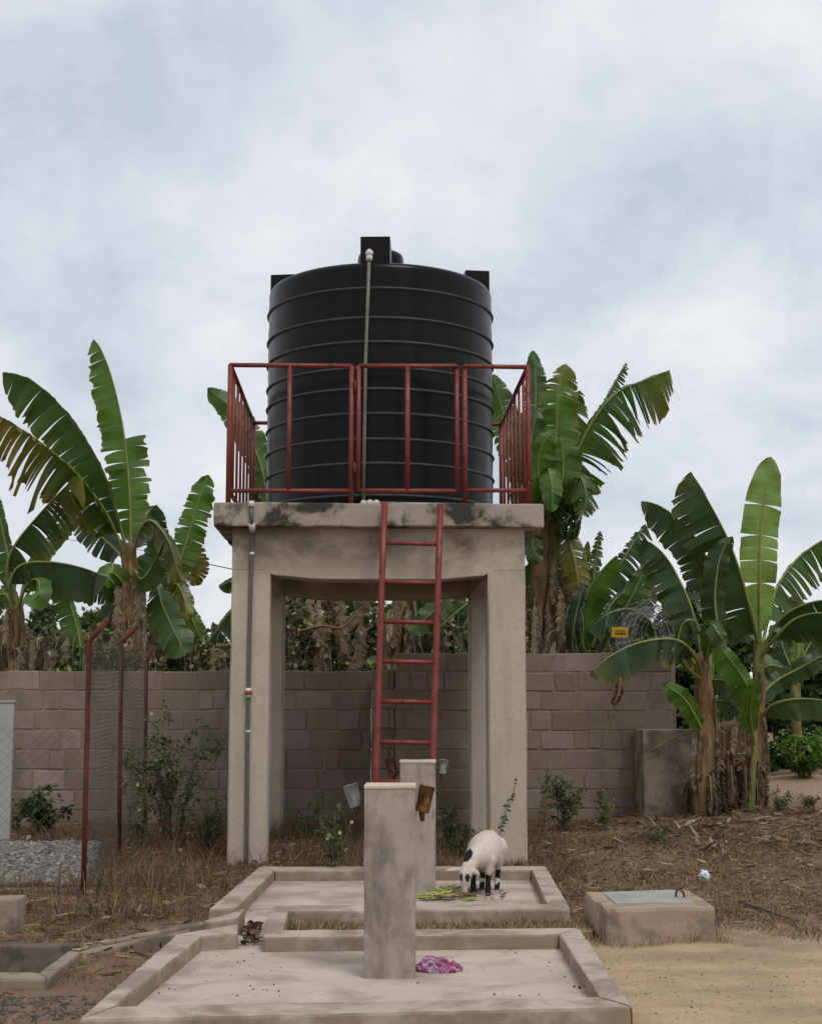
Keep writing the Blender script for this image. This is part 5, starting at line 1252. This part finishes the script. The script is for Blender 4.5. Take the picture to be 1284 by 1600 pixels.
def litter(name, poly, n, l0, l1, cols, label, zoff=.01, up=.25, wr=.16):
    P_ = np.array(poly); lo, hi = P_.min(0), P_.max(0); x = NP.uniform(lo[0], hi[0], n); y = NP.uniform(lo[1], hi[1], n); k = inside(poly, x, y)
    if l1 > .065:
        for q_ in EXCL: k &= ~inside(q_, x, y)
    x, y = x[k], y[k]; n = len(x)
    th = NP.uniform(0, 6.28, n); L = NP.uniform(l0, l1, n); w = L * wr * NP.uniform(.5, 1.5, n); z = g(x, y) + zoff + NP.uniform(0, .02, n) + L * .05
    d = np.stack([np.cos(th), np.sin(th), NP.normal(0, up, n)], 1); s = np.stack([-np.sin(th), np.cos(th), NP.normal(0, .5, n)], 1) * w[:, None]
    c = np.stack([x, y, z], 1); crv = NP.uniform(-.25, .25, n) * L
    rows = []
    for t_ in (-.5, -.2, .15, .5):
        m_ = c + d * (L * t_)[:, None]; m_[:, 2] += crv * (t_ * t_) + .01; m_[:, 2] = np.maximum(m_[:, 2], g(m_[:, 0], m_[:, 1]) + .004); f = 1 - abs(t_) * 1.5
        rows += [m_ - s * max(f, .2), m_ + s * max(f, .2) + np.array((0, 0, .008))]
    V = np.stack(rows, 1).reshape(-1, 3); i = (np.arange(n) * 8)[:, None]
    Fc = np.concatenate([i + np.array([[a, a + 1, a + 3, a + 2]]) for a in (0, 2, 4)])
    C = np.repeat(np.array(cols)[NP.integers(0, len(cols), n)] * NP.uniform(.6, 1.3, (n, 1)), 8, 0)
    o = from_arrays(name, V, Fc, M['grass'], None, C); o['kind'] = 'stuff'; o['label'] = label; o['category'] = 'leaf litter'; return o
LIT = [(.25, .175, .12), (.33, .245, .175), (.16, .105, .075), (.11, .07, .05), (.40, .31, .23), (.20, .12, .075)]
litter('leaf_litter', [(2.4, 15.2), (3.2, 14.4), (6.4, 14.2), (6.6, 18.6), (4.9, 18.4), (3.0, 17.2), (2.3, 16.4)], 1500, .04, .28, LIT, 'dry banana leaves and sheath pieces strewn round the right banana stems', .015, .25, .075)
litter('leaf_litter', [(.9, 13.2), (5.9, 12.2), (6.2, 15), (1.2, 15.5)], 420, .03, .13, LIT, 'scattered dry leaf scraps in the grass at right', .02, .3, .12)
litter('leaf_litter', [(-4.8, 9.3), (-1.2, 9.3), (-1.2, 16.5), (-4.8, 16.5)], 900, .02, .10, LIT, 'scattered dry leaf scraps in the grass at left', .03, .4, .2)
litter('straw_litter', [(-5.2, 9.0), (-1.3, 9.0), (-1.0, 13.3), (-.9, 18.6), (-5.2, 18.6)], 3600, .04, .18, STRAW + PALE, 'flattened dry stalks lying among the grass at left', .012, .12, .016)
litter('straw_litter', [(1.2, 11.2), (6, 10.9), (6.2, 18), (.9, 18)], 2600, .03, .13, STRAW + PALE, 'flattened dry stalks lying among the grass at right', .012, .12, .016)
litter('leaf_litter', poly2([(386, 1448), (408, 1448), (405, 1478), (378, 1478)], 0), 240, .02, .055, [(.10, .055, .035), (.075, .042, .028), (.17, .11, .065), (.06, .036, .026)], 'brown leaves caught in the channel between the slabs', .052, .2, .3)

# ------------------------------------------------------------------ goat
def evaluated(name, bm, voxel, smooth_it=4):
    me = bpy.data.meshes.new(name + '_tmp'); bm.to_mesh(me); bm.free(); ob = bpy.data.objects.new(name + '_tmp', me); COL.objects.link(ob)
    m_ = ob.modifiers.new('r', 'REMESH'); m_.mode = 'VOXEL'; m_.voxel_size = voxel
    s_ = ob.modifiers.new('s', 'SMOOTH'); s_.iterations = smooth_it; s_.factor = .5
    dg = bpy.context.evaluated_depsgraph_get(); out = bpy.data.meshes.new_from_object(ob.evaluated_get(dg))
    bpy.data.objects.remove(ob); bpy.data.meshes.remove(me); return out
def tpr(bm, pts, n=14):
    """tapered limb with round ends: list of (x, y, z, r)"""
    P = [Vector(p[:3]) for p in pts]; V, Fc = tube_arr(spline(P, 4 * len(P))[0], list(np.interp(np.linspace(0, 1, 4 * len(P)), np.linspace(0, 1, len(P)), [p[3] for p in pts])), n)
    vs = [bm.verts.new(v) for v in V]
    for f in Fc: bm.faces.new([vs[i] for i in f])
    for p in (pts[0], pts[-1]):
        bmesh.ops.create_uvsphere(bm, u_segments=12, v_segments=8, radius=p[3] * .98, matrix=Matrix.Translation(p[:3]))
bm = bmesh.new()
tpr(bm, [(-.26, 0, .425, .088), (-.18, 0, .41, .125), (-.02, 0, .365, .150), (.12, 0, .335, .138), (.21, -.01, .325, .098)], 20)
tpr(bm, [(.16, -.01, .36, .095), (.25, -.03, .33, .082), (.33, -.06, .265, .066), (.37, -.075, .215, .058)])
HX, HY = .385, -.08
tpr(bm, [(HX - .03, HY, .232, .054), (HX + .005, HY, .195, .058), (HX + .022, HY - .004, .130, .043), (HX + .03, HY - .006, .070, .029), (HX + .03, HY - .006, .044, .024)])
for s in (-1, 1):
    tpr(bm, [(.15, s * .075, .30, .062), (.165, s * .072, .22, .042), (.17, s * .066, .145, .030), (.166, s * .064, .07, .023), (.172, s * .064, .026, .027), (.178, s * .064, .012, .025)], 12)
    tpr(bm, [(-.19, s * .075, .37, .10), (-.15, s * .085, .27, .066), (-.20, s * .078, .195, .036), (-.245, s * .07, .145, .029), (-.225, s * .068, .07, .023), (-.212, s * .068, .026, .027), (-.205, s * .068, .012, .025)], 12)
tpr(bm, [(-.30, 0, .455, .032), (-.335, 0, .49, .026), (-.35, .005, .535, .012)], 10)
tpr(bm, [(.01, 0, .22, .05), (-.12, 0, .235, .06), (-.2, 0, .26, .05)])                       # belly
for s, tipv in ((-1, (HX + .01, HY - .175, .222)), (1, (HX + .05, HY + .12, .205))):
    b0 = Vector((HX - .03, HY + s * .04, .232)); e_ = Vector(tipv); md = b0.lerp(e_, .55)
    tpr(bm, [(*b0, .016), (*md, .024), (*e_, .010)], 8)
gm_ = evaluated('goat', bm, .0085, 5)
nv = len(gm_.vertices); co = np.empty(nv * 3); gm_.vertices.foreach_get('co', co); co = co.reshape(-1, 3)
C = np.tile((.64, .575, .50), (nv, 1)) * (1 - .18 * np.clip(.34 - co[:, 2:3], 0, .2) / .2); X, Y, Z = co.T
def paint(mask, c): C[mask] = c
BK = (.016, .014, .015)
jig = .012 * np.sin(X * 70) * np.sin(Z * 55 + Y * 40)
paint((Z + jig < .175) & (X < .26) , BK)
paint((Z + jig > .06) & (Z + jig < .095) & (X < -.1), (.6, .55, .5))
paint(((X - .315) / .075) ** 2 + ((Z - .345 + jig) / .075) ** 2 + ((Y + .085) / .052) ** 2 < 1, BK)
for s in (-1, 1): paint(((X - HX - .045) / .045) ** 2 + ((Y - HY + .006 - s * .028) / .017) ** 2 + ((Z - .172 + jig * .5 - .15 * np.abs(Y - HY - s * .028)) / .030) ** 2 < 1, BK)
paint((Z < .052) & (X > .33), (.12, .09, .08))
paint((X < -.318) & (Z > .44), (.42, .27, .13))
paint((Z < .02) & (X < .3), (.03, .025, .02))
a_ = gm_.color_attributes.new('Col', 'FLOAT_COLOR', 'POINT'); cc = np.ones((nv, 4), np.float32); cc[:, :3] = C; a_.data.foreach_set('color', cc.ravel())
M['fur'] = mk_vcol('goat_fur', .9, .5, 60)
gp = on(757, 1395, 0); hd = math.atan2(-.968, -.25)
goat = link('goat', gm_, M['fur'], None, True); goat.location = (gp.x, gp.y, .001); goat.rotation_euler = (0, 0, hd)
gm_.update(); no = np.empty(nv * 3); gm_.vertices.foreach_get('normal', no); no = no.reshape(-1, 3)
idx = NP.integers(0, nv, 15000); idx = idx[(co[idx, 2] > .05)]
p_ = co[idx] + NP.normal(0, .003, (len(idx), 3)); d_ = no[idx] * .55 + np.array((-.55, 0, -.55)) + NP.normal(0, .22, (len(idx), 3)); d_ /= np.linalg.norm(d_, axis=1)[:, None]
sd_ = np.cross(d_, no[idx]); sd_ /= (np.linalg.norm(sd_, axis=1)[:, None] + 1e-6); ln_ = NP.uniform(.005, .010, (len(idx), 1)) * np.where(co[idx, 2:3] < .2, .6, 1) * np.where(co[idx, 0:1] > .33, .5, 1)
V = np.stack([p_ - sd_ * .0016, p_ + sd_ * .0016, p_ + d_ * ln_], 1).reshape(-1, 3)
coat = from_arrays('coat', V, np.arange(len(V)).reshape(-1, 3), M['fur'], goat, np.repeat(C[idx] * NP.uniform(.82, 1.08, (len(idx), 1)), 3, 0))
tag(goat, 'white goat with black legs and neck patch, head down eating', 'goat')
for s in (-1, 1):
    bm = bmesh.new(); bmesh.ops.create_uvsphere(bm, u_segments=10, v_segments=6, radius=.009, matrix=Matrix.Translation((HX + .038, HY + s * .038, .178))); from_bm('eye', bm, M['black_ink'], goat, True)

# ------------------------------------------------------------------ small things
# peelings the goat is eating
heap = thing('peel_heap', 'heap of yellow green plantain peels under the goat\'s nose', 'peels', on(700, 1402, 0))
r_ = random.Random(12)
for k in range(95):
    px = r_.uniform(652, 738) if k < 62 else r_.uniform(725, 800); py = r_.uniform(1392, 1409); p = on(px, py, 0) - heap.location; L = r_.uniform(.06, .17) if k < 62 else r_.uniform(.02, .05); th = r_.uniform(-.6, .6) + (math.pi if r_.random() < .5 else 0)
    d = Vector((math.cos(th), math.sin(th), 0)); n_ = Vector((-d.y, d.x, 0)); V = []; C = []
    c0 = r_.choice([(.26, .31, .05), (.38, .40, .08), (.17, .22, .045), (.46, .44, .14), (.20, .12, .05), (.33, .20, .16)]) if k < 62 else r_.choice([(.05, .035, .03), (.09, .055, .04), (.35, .25, .2)])
    z0 = .012 + (r_.uniform(0, .05) if 665 < px < 725 and k < 62 else 0)
    for i in range(7):
        t_ = i / 6 - .5; w = .024 * (1 - (2 * t_) ** 2 * .85) * (1 if k < 62 else .6)
        m_ = p + d * (L * t_) + n_ * (.15 * L * math.sin(t_ * 3 + k)) + Vector((0, 0, z0 + .03 * abs(t_) * r_.uniform(.2, 1)))
        V += [m_ - n_ * w, m_ + Vector((0, 0, .006)), m_ + n_ * w]; C += [np.array(c0) * r_.uniform(.8, 1.15)] * 3
    Fc = [(i * 3 + j, i * 3 + j + 1, i * 3 + j + 4, i * 3 + j + 3) for i in range(6) for j in range(2)]
    from_arrays('peel', V, Fc, M['vcol'], heap, C, smooth=True)
# droppings and crumbs on the near slab
pts = []
for k in range(70):
    px, py = (rng.uniform(215, 440), rng.uniform(1485, 1560)) if k < 45 else (rng.uniform(430, 900), rng.uniform(1475, 1560))
    pts.append(on(px, py, 0))
pts += [on(772, 1555, 0), on(812, 1557, 0), on(897, 1543, 0), on(905, 1545, 0), on(882, 1527, 0)]
V = []; Fc = []; C = []
for k, p in enumerate(pts):
    s = NP.uniform(.0035, .008) * (1.5 if k >= 70 else .8); b = len(V); V += [Vector(v) * s * Vector((1, 1, .8)).length / 1.6 + p + Vector((0, 0, s * .6)) for v in IV]; Fc += [tuple(i + b for i in f) for f in IF.tolist()]; C += [(.06, .04, .03) if k < 70 else (.16, .07, .04)] * 12
o = from_arrays('droppings', V, Fc, M['vcol'], None, C); o['kind'] = 'stuff'; o['label'] = 'small dark droppings and crumbs on the near slab'; o['category'] = 'droppings'
# crumpled cloth
n1_, n2_ = 64, 44; V = []; Fc = []; cp_ = on(686, 1517, 0)
for j in range(n2_):
    for i in range(n1_):
        u, v = i / (n1_ - 1) * 2 - 1, j / (n2_ - 1) * 2 - 1; rr2 = (abs(u) ** 2.3 + abs(v) ** 2.3); e_ = max(0, 1 - rr2)
        wx = u + .12 * nz((u * 2, v * 2, 3.1)) ; wy = v + .16 * nz((u * 2, v * 2, 9.4))
        f1 = abs(nz((u * 2.6 + v * 1.2 + 1, v * 1.9 - u * .8, .4))) ; f2 = abs(nz((u * 5.2, v * 4.5 + u * 2, 5.5)))
        h = (e_ ** .5) * (.026 + .034 * max(0, .5 - u) * .7 + .032 * (1 - 2.2 * f1) + .016 * (1 - 2.4 * f2)) if rr2 < 1 else 0
        sc_ = min(1, 1 / max(1, rr2 ** .5))
        V.append((cp_.x + wx * sc_ * .145, cp_.y + .02 + wy * sc_ * .115, max(.003, h)))
for j in range(n2_ - 1):
    for i in range(n1_ - 1): a_ = j * n1_ + i; Fc.append((a_, a_ + 1, a_ + n1_ + 1, a_ + n1_))
def mk_cloth():
    t = NT('printed_cloth'); P = t.pos(); a = t.noise(P, 15, 3, .6, 1.6); b = t.noise(P, 30, 4, .6, 1.2)
    r = t.add('ShaderNodeValToRGB'); r.color_ramp.interpolation = 'LINEAR'; e = r.color_ramp.elements
    e[0].position = .34; e[0].color = (.11, .02, .04, 1); e[1].position = .66; e[1].color = (.55, .50, .48, 1)
    for p, c in ((.42, (.26, .05, .09, 1)), (.49, (.42, .11, .25, 1)), (.54, (.22, .12, .25, 1)), (.60, (.32, .27, .38, 1))):
        x_ = e.new(p); x_.color = c
    t.l.new(a, r.inputs[0]); t.color(t.mix(t.ramp(b, .62, .68), r.outputs[0], (.05, .035, .05))); t.rough(.9, .2); return t.m
cloth = from_arrays('cloth', V, Fc, mk_cloth(), None, smooth=True); tag(cloth, 'crumpled pink and purple printed cloth beside the near pillar', 'cloth')
def lump(name, c, r, mat, seed, sq=(1, 1, 1), amp=.35, freq=2.2, sub=3):
    bm = bmesh.new(); bmesh.ops.create_icosphere(bm, subdivisions=sub, radius=1)
    for v in bm.verts:
        n_ = noise.noise(v.co * freq + Vector((seed, 0, 0))) + .5 * noise.noise(v.co * freq * 2.7 + Vector((0, seed, 0)))
        v.co = v.co * (1 + amp * n_); v.co = Vector((v.co.x * sq[0], v.co.y * sq[1], max(-.8, v.co.z) * sq[2])) * r
    o = from_bm(name, bm, M[mat]); o.location = c; return o
p = on(544, 1373, 0); tag(lump('stone', p + Vector((0, 0, .028)), .04, 'stone', 3), 'rough pale stone on the far slab, left of the pillars', 'stone')
p = on(1100, 1381, .02); p.z = gz(p.x, p.y); tag(lump('plastic_bag', p + Vector((0, 0, .04)), .05, 'white_bag', 8, amp=.5, freq=3.2), 'crumpled white plastic bag in the grass behind the concrete box', 'bag')
p = on(447, 1345, .02); p.z = gz(p.x, p.y); tag(lump('plastic_bag', p + Vector((0, 0, .03)), .09, 'black_bag', 12, (1.3, .8, .5), .5, 3), 'crumpled black plastic bag beside the left tower column', 'bag')
a0, a1 = on(1158, 1412, .0), on(1246, 1432, .0)
P, _ = spline([a0 + Vector((0, 0, .04)), a0.lerp(a1, .35) + Vector((.02, .03, .05)), a0.lerp(a1, .7) + Vector((0, -.02, .04)), a1 + Vector((0, 0, .03))], 14)
for q_ in P: q_.z = gz(q_.x, q_.y) + .025 + .01 * nz(q_, 6)
tag(tube('stick', P, [.016 - .0006 * i for i in range(14)], M['stick'], None, 7, jit=.12), 'bare dry stick lying in the grass right of the box', 'stick')
a0, a1 = on(1000, 1278, .2), on(1062, 1290, .2)
P, _ = spline([a0, a0.lerp(a1, .5), a1], 10)
for q_ in P: q_.z = gz(q_.x, q_.y) + .05
tag(tube('stick', P, .013, M['stick'], None, 6, jit=.15), 'pale dry stick lying below the wall stub', 'stick')
b0 = at(1014, 1180, 17.25); P, _ = spline([at(1016, 1172, 17.3), at(1045, 1157, 17.3), at(1076, 1142, 17.25), at(1086, 1139, 17.2)], 10)
tag(tube('leaf_stalk', P, [.008, .008, .008, .008, .008, .009, .010, .010, .011, .012], M['midrib'], None, 6), 'thin yellow leaf stalk slanting across the wall stub', 'leaf stalk')
# yellow sign on the wall wire
sg = thing('warning_sign', 'small yellow sign hanging in the razor wire on the wall', 'sign', at(968, 988, YR - .05))
kx = YR / F
bm = bmesh.new(); box_bm(bm, (-12.5 * kx, -.002, -8 * kx), (12.5 * kx, .002, 8 * kx), .001, Matrix.Rotation(math.radians(2), 4, 'Y')); from_bm('plate', bm, M['yellow_sign'], sg)
bm = bmesh.new(); xx = -8.5
for row, zc, hh_ in ((0, 2.2, 1.7), (1, -2.0, 3.2)):
    xx = -8.0
    while xx < 8:
        w_ = rng.uniform(1.0, 1.9); box_bm(bm, (xx * kx, -.006, (zc - hh_ / 2) * kx), ((xx + w_) * kx, -.0035, (zc + hh_ / 2) * kx)); xx += w_ + rng.uniform(.5, .9)
from_bm('lettering', bm, M['black_ink'], sg)
# overhead cable
P, _ = spline([at(100, 842, 30), at(210, 858, 25), at(300, 876, 20), at(366, 890, 16.2)], 24)
tag(tube('overhead_cable', P, .006, M['black_ink'], None, 4), 'thin overhead cable reaching the left side of the tower', 'cable')
# bent wire trailing on the far slab
P, _ = spline([on(648, 1372, .06), on(662, 1380, .05), on(676, 1392, .02), on(683, 1398, .01)], 12)
tag(tube('wire_scrap', P, .004, M['wire'], None, 5), 'thin bent wire trailing from the far pillar foot', 'wire')
a0 = on(92, 1400, -.03); P = [a0, a0 + Vector((.003, 0, .12)), a0 + Vector((0, .01, .22)), a0 + Vector((.02, .01, .30))]
tag(tube('stake', P, .008, M['stick'], None, 6), 'thin pale stake standing in front of the gravel kerb', 'stake')
